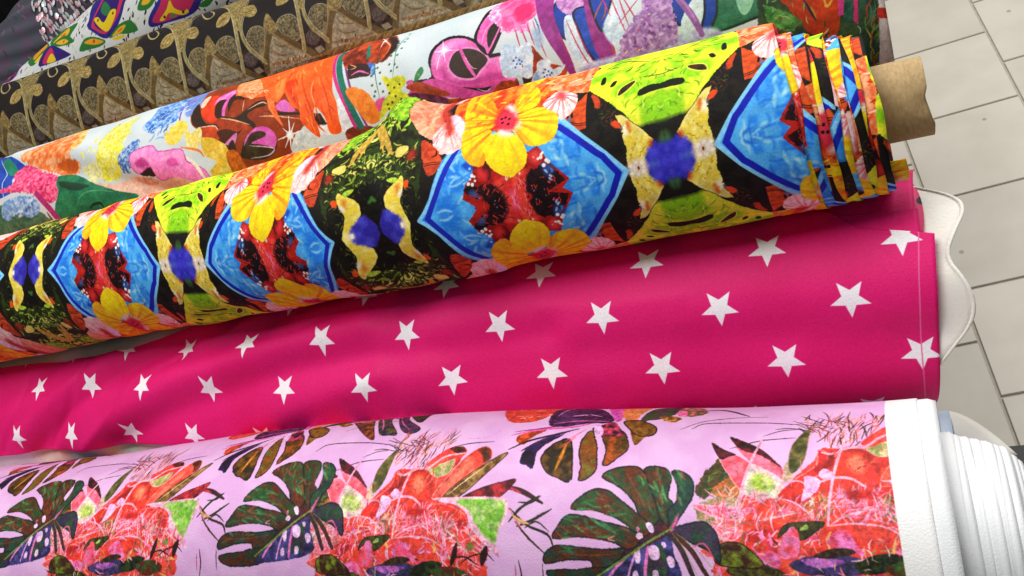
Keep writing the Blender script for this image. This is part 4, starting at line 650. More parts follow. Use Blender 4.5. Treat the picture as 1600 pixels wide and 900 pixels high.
LEAF_PRINT = """
L c=2a1a1c b=1.0 : -497.8 76.7 -486.7 84.5 -448.6 83.7 -419 77.6
L c=2a1a1c b=0.9 : -437.8 73.7 -428.5 74.1 -416.2 70.5
L c=2a1a1c b=0.8 : -468.5 54.1 -447.2 61.4 -424.3 62.9
L c=3a2a2a b=0.8 : -445.9 66.3 -433.7 71.5 -421.5 72.2
L c=2a1a1c b=0.9 : -362.5 70.9 -346.2 74.4 -326.6 75.3
L c=d88ac8 b=0.6 : -355.4 80.6 -334.1 81.3 -322.6 93.7
L c=3a1c20 b=4.1 : -311.7 33.8 -295.6 30.1 -278.5 21.4
L c=c03040 b=2.4 : -311.9 35.1 -303.6 31.9 -295.5 28.9
L c=2a2a1c b=2.1 : -305.6 7.5 -295.1 18.1 -281.2 26.7
L c=2a2a1c b=2.1 : -299.2 4.2 -286.2 9.1 -271.5 17
L c=2a241c b=1.9 : -304.2 16.8 -291.4 5.5 -275.3 -0.8 -271.1 -9.6
L c=3a2c1c b=1.6 : -300.4 7.6 -290.7 -3.6 -278.1 -15
L c=2a241c b=1.4 : -297.8 21.7 -287.4 21.8 -279.9 26.7
L c=2a241c b=1.2 : -292.8 3.2 -283.6 8 -273.9 1.5
L c=e07a88 b=1.4 : -308.3 21.5 -299.1 7.6 -295.4 3.1
L c=d8a060 b=2.4 : -302.9 12.2 -295.2 7.7 -290.1 6.7
L c=2a2020 b=1.1 : -300.4 -20 -300 -31.8 -304.2 -44.5
L c=2a2020 b=0.8 : -281.5 -21.5 -283.5 -38.2
L c=c04060 b=0.7 : -303.6 -23.6 -305.5 -39.4
S z=1 c=3a2a20 d=a8481c n=4 o=201418 ow=.5 : -492 135.4 -488.8 149.4 -477.1 147.7 -453.3 105 -445 87.2 -463.4 101.3
S z=1 c=2c2c3c d=6a5a28 n=4 o=201418 ow=.5 : -469.6 146.6 -464.8 152.6 -458.6 152.7 -444.4 121.6 -424.6 93.8 -431.7 92.7 -439.9 93.8 -447.6 104.1
S z=1 c=24304a d=6a3048 n=4 o=201418 ow=.5 : -450.3 150.4 -443 153.7 -425.5 120.5 -403.9 99.2 -411.2 92 -426.6 105.6
S z=1 c=2c4a24 d=2a1c20 n=4 o=201418 ow=.5 : -438.6 150.9 -429.4 156 -405.2 161 -412.2 144.7 -408.5 112.6 -422 123.6
L z=1 c=e070b0 b=1.4 : -468.3 146.4 -448.9 115.5 -442.2 100.9
L z=1 c=e070b0 b=1.1 : -449 148 -428.6 114.4 -414.5 99
S c=301c48 d=1c1424 n=4 w=1 : -299.8 53.9 -297.5 65.7 -285.6 75.3 -268.8 82.8 -277.4 74.4 -286.5 64.4 -288.2 49 -294 50.8
S c=6e4618 d=2e2414 n=6 w=1 o=241820 ow=1 : -282.2 55.4 -278.9 66 -267.5 77.1 -260.8 71.1 -257.2 40.1 -267.6 41.7 -276.1 45.7
L c=c87a24 b=2.7 f=1 : -270.1 47.2 -266.8 60 -264.9 71.1
L c=d84a38 b=1.2 f=.8 : -269.4 67.7 -264.6 72.8 -259 80
S c=66621c d=7e4216 n=5 w=1 o=241820 ow=1 : -252.8 64.8 -252.2 78.3 -247.9 88.1 -241.7 71.4 -238.6 53.3 -242.1 43.9 -250.5 39.8 -249.9 50.3
S c=a84a18 d=463412 n=5 w=1 o=241820 ow=1 : -239.5 86.2 -230.9 92.7 -221 84.2 -216.8 71.6 -219.6 63.7 -232.8 52.7 -232.4 68.3
S c=8a5a20 d=5a3414 n=5 w=1 : -217.5 95 -199.6 92.6 -206.9 77.7 -212.1 73
S c=d84a20 d=8a3418 n=3 w=2 : -307.6 76.5 -306.4 82.2 -294.4 88.1 -284.8 87.9 -295.7 78.1 -300.7 71
L c=241820 b=2.0 : -311.8 66.2 -297.5 74.5 -277.8 81.8 -258.8 90.2
L c=3a2050 b=2.5 : -300.6 64.5 -284.5 76.2 -263.5 88
L c=e05aa8 b=2.3 : -313.4 82.4 -293 88.1 -264.6 92.4 -248.2 99.9
L c=a0306c b=1.8 : -311.8 86.4 -280.6 92.3 -256 99.9
L c=e06088 b=1.1 : -266.9 74.5 -259.4 81.9 -252.3 90.3
S c=e8503a d=c83a30 n=4 w=2 : -342.3 149.7 -313.4 154.9 -286.3 151.3 -288.3 120.4 -297.6 102.9 -323.5 104.3
H n=26 l=7.9 b=1.2 a=20 s=60 cols=f8a090,ffc0a8,a0702c : -336.1 151.8 -287.8 150.5 -289.6 112.2 -318.8 107.1
S c=5a2c60 d=2a1830 n=3 w=1 : -287.4 101.2 -288.2 145.5 -272.1 151.1 -258.8 144.1 -233.6 104.2 -253.1 98.6 -275.3 92.3
L c=d890d0 b=1.6 : -282.6 112.1 -278.4 144.1 -267.1 145.3
L c=e8a8dc b=1.8 : -270.3 111.9 -258 115.8 -246.2 112.1
L c=e060a8 b=1.5 : -282.1 97.2 -262.1 102.5 -238.4 102.7
L c=201018 b=1.6 : -285.2 98.5 -282.7 132.3 -266.7 149.1
L c=201018 b=1.1 : -271.9 125.2 -251.5 112.1 -233.3 102.8
S c=e45cb8 d=d048a0 n=4 : -249.7 145.4 -243.1 150.5 -234.8 149.2 -228.5 112.2 -228.5 104.2 -233.8 105.1
S c=e86838 d=c89858 n=2 w=3 : -228.5 112.2 -234.1 145.5 -215.2 147.2 -210.1 145.4 -215 112.1 -220.4 102.7
S c=2c4620 d=4a2c40 n=4 : -212.8 102.7 -205.9 137.3 -189.2 146.8 -183.3 123 -196.1 106.8 -205.5 104
S c=8a5a1c d=5a3a14 n=4 o=201018 ow=1 : -224.8 102.2 -212.9 103.2 -199 93 -199.8 83.2 -210.3 83.3 -217.8 90.5
S c=301420 d=d04060 n=4 : -242 96.2 -232.9 101.4 -225.4 90.5 -222.5 82.3 -238.9 82.2 -248.4 90.3
S c=e8b0e4 : -247.2 93.7 -244.2 97.4 -239.4 90.4 -238.9 82.2 -244 82.1
S c=4a6030 d=e06070 n=3 w=2 : -186.6 115.1 -184.3 143.8 -170 136.7 -163.8 117.9 -174.7 110.9
S c=e0508c d=f088b0 n=3 w=2 : -186.6 115.1 -185.5 127.1 -179.7 123.8 -179.6 111.1
L c=301418 b=2.7 : -170.9 123.2 -153.3 127.4 -131.6 110
L c=301418 b=0.7 : -179.1 90 -163.4 101.4 -140.6 107.4 -117.5 107.2
S c=c88030 d=5a3a14 n=3 w=2 : -198.9 108.4 -187.3 99.6 -181.2 106.4 -189.6 111.5
H n=170 l=12.4 b=0.8 a=72 s=30 q=.35 cols=4a2418,e87068,f4a8b0,8a3a28,e0a070,c84a3a,3a2a18,f090a8 : -415.4 58.1 -420.3 84.5 -365.4 83.8 -366.6 70.3 -377.9 47.3 -402 44.2
H n=20 l=15.8 b=0.6 a=150 s=18 q=.5 cols=2a1a1c,5a2028 : -418 66.1 -412.4 80.3 -381.9 80.4 -388.2 63.7
S c=2e3c1a d=5a3c1c n=2 w=3 : -492.2 18.5 -487 29.9 -475.1 44.4 -468.3 35.6 -464.7 26.8 -468.7 19.6 -478.8 19 -485.9 14.1
H n=50 l=7.4 b=1.1 a=50 s=60 cols=20280f,4a6a20,6a7a30,283018 : -491.5 18.4 -475.9 42.7 -464.7 26.8 -476 16.8
S c=d0642c d=8a6a30 n=2 w=3 : -480.2 20.1 -467.6 29 -459.5 21.3 -463.2 15.3 -475.8 14.7
S c=c8a890 d=8a7a48 n=3 w=3 : -493.1 5.1 -483.3 13 -463.1 14.3 -457.7 4 -463.3 -9.9 -476.7 -17.7 -485.7 -7.3
S c=f07a80 d=e8483c n=3 w=4 : -487.6 -14.4 -484.3 -5.3 -472.7 4.5 -455.3 7.9 -452.6 -22.2 -460.3 -43.5 -479 -43.4 -486.1 -33.3 -479.2 -24.9 -486 -20.6
S c=f07a80 d=e84438 n=3 w=4 : -345.8 4.9 -335.1 -0.7 -322.5 -13.6 -328.7 -20.3 -326.9 -27.9 -337 -35.1 -336.9 -43.3 -353.3 -43.7
S c=ee4a58 d=f27a90 n=4 w=.6 o=f8b0c8 ow=.6 : -495.9 -7 -480.4 -4.4 -463.1 -7.9 -450.5 -4.2 -461 -11.9 -478.7 -13.5
S c=ee4438 d=f06a68 n=4 w=.6 o=f8b0c8 ow=.6 : -491.2 -21.5 -476.5 -16.7 -459.3 -18 -449.1 -15.2 -460.3 -24.2 -478.3 -27
S c=f06a7c d=e83c34 n=4 w=.6 o=f8b0c8 ow=.5 : -360 -10.1 -346.3 -4.5 -331.3 -6.3 -318.3 -4.2 -329.8 -12.8 -347.2 -13.9
S c=e8382c d=ee4a3c n=5 w=1.5 : -459.5 16.2 -436.1 15.3 -426.4 27.1 -411.2 42.5 -408.3 50.3 -396.5 51.3 -374.7 48.3 -363.2 66.7 -348.2 64.6 -367.6 25.7 -345.9 19.3 -338.6 8.7 -340.5 1.2 -324.2 -10.8 -328.1 -23.1 -342.3 -43.4 -470.2 -43.4 -474.6 -32.4 -466.1 -22 -460.3 -1.9
S c=ee4c5c d=f47a92 n=6 o=f8a8bc ow=.6 : -476 47.4 -465.3 48.2 -454 39.3 -453.4 28.4 -458 19.2 -465.9 26.8
S c=ee5060 d=f27a98 n=6 o=f8a8bc ow=.5 : -464.5 57.1 -457.5 57.3 -444.4 47.9 -433.5 36 -431.9 26.9 -449 36.6 -457.8 46.3
S c=281a1a d=5a1c24 n=4 : -481.9 60.3 -472.9 53.5 -464.2 48.5 -468.7 46.8 -475.2 44.8
S c=281a1a d=6a1c24 n=4 : -469.3 66.7 -457.2 60.1 -445.6 51.8 -432.9 36.2 -446.7 47.1 -460.9 53.1
S c=dcd4b8 d=e8b8b8 n=5 o=fab8d4 ow=1 : -458.5 20.7 -454.5 38.4 -446.4 35.8 -433.9 26.4 -435.8 14.8 -445.7 13.1 -456.1 16.5
S c=94b434 d=c0c878 n=4 f=4 : -454.5 24.2 -450.7 32.7 -439.1 26.5 -439.9 20 -448.7 19.3
S c=cab890 d=e8a898 n=4 : -433 26.4 -430.2 40.7 -426.5 37.8 -426.4 28.7
S c=46481e d=7a6a38 n=5 f=1 : -427.6 33 -428.4 43.5 -425 57.5 -414.7 72.2 -415.1 59.3 -417.9 42.8 -423.3 33.8
S c=e83424 d=d82c2c n=5 o=f8a0b4 ow=.5 : -436.3 15.3 -427.4 25.1 -410.6 36.9 -408.6 49.1 -403.3 45.9 -406.4 33.5 -414.9 26.6 -418.8 18.6 -426.1 10.4
S c=8a1c18 f=6 : -411.7 33.2 -405.6 38.8 -400.3 48 -398.2 38.4 -405.4 32.2
S c=f0402a d=ec3830 n=5 : -396.9 27.3 -399 40.4 -393.5 48.4 -387 50.9 -378.9 47.6 -372.5 38.2 -371.5 26.8 -374.8 17.9 -384.2 18.4
S c=a82a1c f=7 : -393.6 49 -387 50.9 -379.1 48.5 -372.6 39.1 -372.2 30.4 -377.7 41.5 -386 46.8
S c=c8b884 d=8a9a4a n=5 o=f8a8bc ow=.5 : -378 50.2 -364.7 55 -356.9 58.3 -357.5 49.5 -362.2 43.8 -371.3 43.1
S c=f05040 d=e83838 n=5 : -381.3 53.9 -373.7 62.7 -363.3 70.8 -352.4 70.1 -348.8 65.2 -363.5 59.3 -373 51.1
S c=302418 d=7a2a20 n=3 : -364.6 69.5 -353 71.1 -349.1 65 -354.7 63.2
S c=ee4438 d=f06a58 n=6 o=f8a898 ow=.5 : -371 25.3 -359.7 42 -345.7 61.5 -335.4 69.3 -327.9 67.3 -325.9 59.1 -337.6 44.4 -357.7 27.9
S c=3a2a18 d=8a2a1c n=4 f=1.5 : -338.7 67.2 -332.2 70.1 -326.8 65.7 -325.3 57.5 -330.4 54.1 -333.2 60.8
L c=f8a4bc b=2.2 t=.6 : -406.7 47.9 -399.8 46.1 -389.3 50.8 -377.8 51.7 -366.2 61 -349.3 64.2
S c=a87c44 d=5a3c1c n=4 o=2a1810 ow=.5 : -361.9 25 -347.8 38.5 -317.7 60.6 -313.1 59.7 -336.2 34.9 -350.7 24.7
L c=e8c890 b=0.9 : -357.6 27.4 -342.4 39.4 -327.8 51.1
S c=d02c34 d=4a1218 n=6 o=2a1014 ow=.5 : -345.6 23.9 -330.4 31.9 -312.6 36.9 -301.1 38.9 -311.7 26.9 -324.4 23.7
S c=f2a8c8 d=f6c0d8 n=6 : -371.2 24.6 -348.5 25.7 -313.7 25.4 -306.2 22.5 -308.2 8.8 -317.5 -4.2 -315.3 -18.6 -321.4 -13.8 -331.1 -4.6 -338.1 4.7 -341.3 14.2 -354.9 21.2
S c=a8c070 d=74b434 n=6 f=2 w=1 : -348.6 23.4 -313.6 23.4 -308.7 17.3 -313 4.9 -318.5 -8.4 -326.7 -2.7 -334.8 8.5 -339.2 16.1
S c=ee3626 d=e43030 n=6 o=f8a0b4 ow=.4 : -374.5 19.7 -359.3 19.9 -344.4 13.7 -340 6.8 -341.4 0.7 -352.4 2.9 -364.6 8.8 -372.5 12.8
S c=f05878 d=ff9cc8 n=4 o=fab0d0 ow=.6 : -493.9 9.2 -477.9 8.3 -462.7 6.8 -444.9 8.8 -455 1.7 -470.2 -0.4 -482.8 2.6
L c=e8342c b=1.2 : -490.6 8.1 -475.2 1.5 -459 1
S c=ee3a26 d=f2503a n=5 o=f8a0b0 ow=.4 : -460.5 -2.4 -452.8 7.6 -443.3 13.5 -432.8 12.1 -424.2 3.7 -431.1 -4.9 -446.3 -12.8 -460 -14.5
S c=ee3c2a d=e03030 n=5 : -465.4 -12.3 -445.9 -8.5 -435.9 -4.8 -430.8 -8.9 -447.1 -18.8 -464.6 -20.5
L c=f8b0c4 b=1.6 : -452.2 -1.4 -440.5 1.3 -425.4 4.2
L c=f8b0c4 b=1.4 : -451.5 -15.2 -444.8 -9.3 -434.9 -7.1
H n=70 l=9.1 b=0.8 a=70 s=50 cols=c8b078,8a8a48,f0c0b0,6a5a30,f8b8c8 : -426.1 10.9 -404.8 12.1 -402.6 -2.6 -421.4 -2
H n=60 l=8.8 b=0.8 a=70 s=50 cols=a89858,6a7a40,f0b8b8,7a4a38,f898b8 : -373.6 9.1 -353.4 6.9 -353.2 -8.2 -370.6 -4.3
H n=110 l=8.3 b=0.8 a=60 s=80 cols=f8a0bc,ffc0d0,f07890,e8b0a0,8a7a48 : -491.8 3 -476.2 18.9 -458.5 18.2 -461.2 -13.9 -479.2 -17.6
H n=150 l=9.4 b=0.9 a=55 s=70 cols=f890b8,ffb0cc,f878a8,ff9cc0,e84858 : -406.1 14.1 -372.7 17.9 -371.7 -3.3 -400.4 -5.6
H n=150 l=7.8 b=0.9 a=70 s=80 cols=f8a0bc,ffc0d0,f07890,ffb0b8,d83c3c : -373.6 11.1 -340.3 4.9 -325.4 -11.8 -333.5 -23.2 -360.7 -15.8 -370.8 -6.2
H n=140 l=7.5 b=0.9 a=70 s=80 cols=f8a0bc,f07890,d8985c,e83c30,8a4a28,f8c0c8,e06a40 : -463.7 -13.9 -414.3 -3.2 -409.6 -23 -358.2 -13.9 -332.1 -21.3 -335.5 -38.1 -473.5 -37.8
S c=b82420 f=3 w=1 : -431.1 13.1 -419.4 18.6 -415.3 24.6 -415.7 16.5 -423.7 8.8
S c=c02420 f=3 w=1 : -393.5 18.6 -381.9 18.1 -374.9 16.9 -377.1 13.1 -390.8 12.6
S c=ff7a5a f=4 w=1 : -390.5 40.2 -385.5 44.3 -379.9 39.6 -380.9 31.2 -387.9 31.5
S c=ff7a60 f=4 w=1 : -360.9 35.7 -349.8 49.5 -340.2 57.3 -344.8 47.1 -355.1 34.5
S c=b82420 f=3 w=1 : -350.1 8.7 -342.4 8.7 -341.5 3 -348 3.1
S c=b82420 f=3 w=1 : -459.4 -7.9 -447 -6.3 -435.9 -4.6 -446.3 -12.3 -458.9 -15
H n=60 l=9.1 b=0.6 a=60 s=40 q=.6 cols=c0282a,ff8a78,a81c1c,f86a5a : -436.1 15.3 -407.1 45.6 -374.2 46 -351.6 57.8 -341.1 61.1 -368.5 22.7 -395.7 17.7
H n=40 l=5.9 b=0.6 a=50 s=40 q=.8 cols=c0282a,ff8a78,f8a0a0 : -372.8 18.8 -345.7 13.5 -342.6 3 -362.3 7
H n=40 l=6.1 b=0.6 a=30 s=40 q=.8 cols=c0282a,ff8a78,f8a0a0 : -457.8 -2 -443.2 12.5 -426 5 -448.7 -12.2
H n=130 l=10.2 b=0.9 a=60 s=60 q=1 cols=ff9cc4,f8b4d4,f46a9c,ffd0e0,e84a5c : -487.9 0.9 -459.4 14.1 -423.7 10.8 -407.3 -3.4 -416 -18.9 -464.5 -20
H n=110 l=9.7 b=0.9 a=110 s=60 q=1 cols=ff9cc4,f8b4d4,f46a9c,ffc0d8,e84a5c,8a8a4a : -372.4 9.1 -341.5 1.2 -323.5 -13.6 -328.6 -30.9 -366.4 -29.5 -377.9 -9.9
S c=f0b0e0 : -409.7 29.9 -406 34.8 -400.5 31.3 -401.1 27.2 -406 26.7
S c=f2a8d8 d=f8c0e8 n=4 : -418 29.7 -408.6 26.3 -412 18.1 -421.6 11.9 -419.2 21.5
L c=f8a8c4 b=1.9 t=.7 : -462.8 -1.9 -462 12.2 -459.3 24.4 -454.7 39.3 -449.1 54.8 -446.2 63
L c=faacc8 b=2.0 t=.7 : -406.7 -3.4 -403.7 14 -398.8 34.2 -391.5 58.8 -389.6 75
L c=faacc8 b=2.0 t=.5 : -408.8 25.1 -400.2 27.7 -389.6 26.7 -380.9 20.6
L c=f8a8c4 b=1.3 : -432.8 24.8 -422.7 26.1 -416.2 22
L c=f8a8c4 b=1.3 : -436 14.3 -426.1 10.9 -418.8 4.7 -414.2 -1.3
L c=f8a8c4 b=1.3 : -405 -3.5 -395.4 2 -381.5 5.5 -374.7 6.3
L c=f8a8c4 b=1.3 : -407.4 -4.4 -391 -2.9 -372.9 -5.2 -360.3 -13
L c=f8a8c4 b=1.2 : -377.2 16 -374.7 5.3 -373.9 -3.3
L c=f8b0c8 b=1.3 t=.6 : -341.6 0.2 -333.5 -7.2 -324.6 -13.6
H n=120 l=11.0 b=2.2 a=80 s=70 q=.9 cols=f07cb8,e84c70,f8a8d0,c8304a,8a5a30,e8a060,f04a38 : -479.2 -17.6 -438.8 -10.4 -380.6 -13.7 -330.7 -19.4 -340.8 -66.3 -498 -68.5
S c=4a3a70 d=2a2a44 n=3 w=1 : -434.5 -28.7 -416.7 -22.9 -393.5 -23.3 -383.7 -31.5 -396.1 -35.5 -419.6 -36.2
S c=c870c0 d=7a3a90 n=3 w=1 : -426.7 -25.7 -409.9 -24.5 -398.8 -27.2 -416 -31
S c=2c3c1c d=1a1c14 n=3 w=1 : -394.4 -28.3 -377.2 -21.5 -364.1 -23.5 -372.4 -31.5 -388.9 -34.5
S c=f07cc0 d=e85080 n=3 w=1 : -455.4 -24.2 -444.9 -20.3 -439.3 -28.6 -450.2 -33.7
S c=302418 d=5a5a20 n=3 w=1 : -476.1 -33.4 -453.8 -28.4 -436.2 -36 -459.3 -40.2
S c=3c5424 d=5c2418 n=4 w=1 : -376.5 -29.5 -355.6 -25.5 -344.1 -33.2 -363.2 -39.7
H n=110 l=7.0 b=0.9 a=80 s=80 q=1 cols=f8b0d0,ffc8d8,2a1a18,f07890,d8b070,7a8a3c : -479.5 -19.7 -439 -12.4 -380.8 -15.7 -331 -21.3 -340.8 -66.3 -498 -68.5
S c=2c2c14 d=4a4a1c n=4 o=1a140c ow=.4 : -439.2 -11.9 -433.5 -3.7 -423.8 -2 -409 -1.8 -414.4 -7.3 -424.4 -13 -431.3 -6.9
S c=a8c060 : -425 -7 -420.3 -3.1 -419.5 -6.2
S c=ee4858 d=f078b0 n=5 : -441.2 -23.5 -435.3 -11.7 -429.9 -4.7 -425.7 -8.8 -428.4 -23.7
S c=f07cc0 d=e84868 n=4 : -408.4 -13.3 -400.5 -6.5 -394.6 -7.4 -391.7 -13.5 -387.4 -22.6 -397.4 -19.5 -406.4 -17.3
S c=2c1c18 d=4a3a20 n=3 : -418.2 -23.4 -409 -19 -397.2 -18.1 -392.5 -21.3 -408.7 -24.5
S c=6a7c20 d=3a1c14 n=5 o=20120c ow=.6 : -481.8 -22.2 -476.5 -16.7 -465.1 -15.7 -456 -22.2 -451.8 -30.5 -479.1 -30.2
L c=2a1816 b=4.3 : -349.7 -8.7 -352.9 -16.8 -356.8 -24.5
L c=2a1816 b=5.3 : -325.2 -11.3 -328.1 -17.4 -330.9 -24.2
L c=2a1816 b=1.3 : -354.9 -19.8 -344.6 -18.4 -335.2 -23.8
L c=2a1816 b=1.1 : -348.7 -23.5 -338 -17.6 -326 -16.5 -320.4 -21.1
S c=6a7a3c d=c85a48 n=3 : -342.7 -10.3 -336.8 -8 -336.1 -13 -340.7 -14
S c=3c1a34 d=5a2418 n=5 : -181.8 7.2 -189.7 15.6 -197.9 11 -205.4 2.2 -225.3 -10.6 -242.5 -29.4 -221 -28 -203.9 -15 -190 -2.6
S c=24502c d=5c2a16 n=10 m=.05 w=.6 o=141c1c ow=1 : -232.5 43.3 -224.2 49.5 -212.3 51.9 -204 49.1 -198.6 37.2 -195 26.7 -191 15.6 -196.9 8.9 -204.6 15.2 -209 25.2 -218.5 35
S c=22482a d=4c2a18 n=9 m=.05 w=.6 o=141c1c ow=1 : -201.7 50 -193.3 51.9 -185 48.6 -182.8 41 -184.9 29.1 -181.4 23.5 -182.2 8.2 -189.8 13.4 -193.3 25.6 -198 39.6
S c=1c3834 d=2c4c28 n=9 w=.6 o=181828 ow=1 : -181.2 48.1 -172.3 46.3 -167 39.9 -167.5 29.4 -172.3 21.5 -178 13.2 -182.9 6.6 -184.4 17.9 -177.9 25.8 -177.1 37.4
S c=284c22 d=5c2616 n=9 w=.6 o=141c1c ow=1 : -255.6 18.5 -247.4 27.7 -237.7 32.7 -228 32 -217.2 23.9 -209.1 17.3 -197 6.7 -205.6 0 -214.2 8.4 -225.7 14.6 -240 18.4
S c=244028 d=5c2616 n=9 w=.6 o=141c1c ow=1 : -270.7 -2.8 -266.2 5.2 -259.7 12.5 -249.8 13.4 -233.1 9.6 -216.7 6.1 -205.6 0 -214.5 -7.9 -224.6 -4 -238.6 -1.3 -253.1 -0.9
S c=224034 d=4c2618 n=9 w=.6 o=141c1c ow=1 : -279.2 -20.8 -276.3 -12.6 -267.3 -8.6 -251.4 -9 -234.7 -9.9 -218.2 -9.1 -228.9 -19.5 -241.3 -22.5 -244 -17.1 -261 -17.3
S c=223a2c d=4c2618 n=9 w=.6 o=141c1c ow=1 : -278.5 -27.3 -256.2 -25 -238.8 -22.4 -227.5 -25 -238.8 -35 -270.3 -34.9
S c=28462c d=382a48 n=8 w=.6 o=181828 ow=1 : -182.5 5 -171 9.8 -159.9 11.1 -152.9 4.7 -151.2 -6.7 -152.3 -14 -158.5 -6.9 -168.8 -2
S c=4a4488 d=262448 n=5 w=1 : -237.6 -29.1 -218.9 -14.6 -194.5 -2.8 -184.5 1.8 -183 -9.8 -183.5 -28.1 -238.8 -35
S c=2c4a34 d=3a2a40 n=4 : -206.8 -26.1 -202.5 -12.8 -192.3 -3.8 -188.6 -10 -190.8 -25.2
L c=e070b8 b=2.4 t=.8 : -206.4 -30.5 -203.8 -18.2 -200.5 -6.2
L c=d890c8 b=1.6 t=.8 : -219.2 -31.3 -215.2 -21 -210.3 -11
L c=e078b8 b=1.8 t=.8 : -233 -29.9 -227.1 -22.8 -219 -15.7
L c=3a2a30 b=3.9 t=.8 : -184.4 2.9 -177.1 -7.5 -171.8 -24.3
L c=4a2a24 b=3.7 t=.8 : -181.6 2.9 -170.5 -7.3 -162 -23.8
L c=8a9a58 b=0.5 : -182.6 4 -174.9 -7.4 -168.5 -24.1
L c=8a9a58 b=0.5 : -180.3 4 -168 -5.1 -157 -19.4
L c=d05878 b=1.3 : -169.1 -5.1 -161.2 -2.8 -155 -13
L c=e8a0c0 b=1.0 : -167.1 -6.1 -159.1 -12.1 -154.6 -18.2
H on=1 n=70 l=10.1 b=1.4 a=120 s=30 q=.6 f=1.6 cols=3c7a44,2c6038,8a4426,5a9a58,6a2c18 : -228.6 44.1 -209.8 49.7 -186.2 48.6 -170 43.6 -171.2 25.9 -186.5 11.4 -209 21.8
H on=1 n=90 l=11.5 b=1.4 a=165 s=25 q=.6 f=1.6 cols=3c7a44,2c6038,8a4426,4c8a50,6a2c18 : -265 4.1 -248.5 25.3 -228 30.6 -206.9 15.2 -217.9 -7 -241.7 -8.1 -274.9 -18.8
S c=e8bce6 : -210 -8.8 -207.1 -8.1 -206.9 -13 -208.3 -17.4 -210.5 -16.9 -211.1 -13.2
S c=e8bce6 : -200.7 -7.3 -196.9 -4.5 -193.3 -7 -193.1 -12.4 -196 -14.8 -199.8 -13.7
S c=e8bce6 : -191.1 -2.7 -188.3 -2.6 -187.8 -5.2 -189.8 -6.4
S c=e8bce6 : -188.4 -13.2 -185.4 -11.5 -183 -14.1 -183.6 -18.4 -187 -19.1
S c=e8bce6 : -213.9 -24.3 -211.3 -22.5 -210.1 -25.1 -211.2 -28.6 -214.5 -28.8
S c=e8bce6 : -199.3 -22.4 -196.4 -21.7 -195.4 -24.4 -196.8 -27.7 -200 -27.9
S c=f0c8ec : -200.9 8.8 -199.3 10.8 -196.6 9.5 -195.2 5.7 -196.4 3.5 -198.9 4.3
S c=f0c8ec : -208.7 1.5 -206.5 3.4 -204 2.2 -203.8 0.1 -205.7 -1.3 -208 -0.6
S c=d070b0 : -208.6 6.4 -206.7 7.5 -205.7 5.9 -207 3.7
S c=f060a0 f=2 : -184 7.1 -180.9 11.5 -177.2 17 -178.6 11.6 -182.5 5
L c=6c8a3c b=1.7 t=.6 : -241.1 -28.7 -218.9 -14.8 -199 -2.1 -182.3 7.2
L c=7a3a20 b=0.7 : -213.1 -5.7 -228.9 0.2 -247.8 4.9 -261.2 5.4
L c=7a3a20 b=0.7 : -203.1 2.2 -216.3 12.7 -232.7 24.6
L c=7a3a20 b=0.7 : -193.6 6.8 -202 23.1 -211.6 40.7
L c=7a3a20 b=0.7 : -186.7 8.1 -189.3 26.8 -190.6 43.4
L c=7a3a20 b=0.7 : -223.1 -11.6 -242.3 -13.6 -266.7 -13.9
L c=e8a0a0 b=0.8 f=1 : -224.2 0.4 -229.1 -2 -224.5 -2.9
H on=1 n=30 l=6.9 b=0.9 a=30 s=40 f=1.5 cols=3c7a40,7a3a20,4a8a4a : -226.2 44.2 -209.5 45.8 -192.8 40.9 -185.9 26.8 -216.1 19.4 -249.7 21.8 -261.3 4.3 -269.1 -12.9 -242.2 -12.5
"""
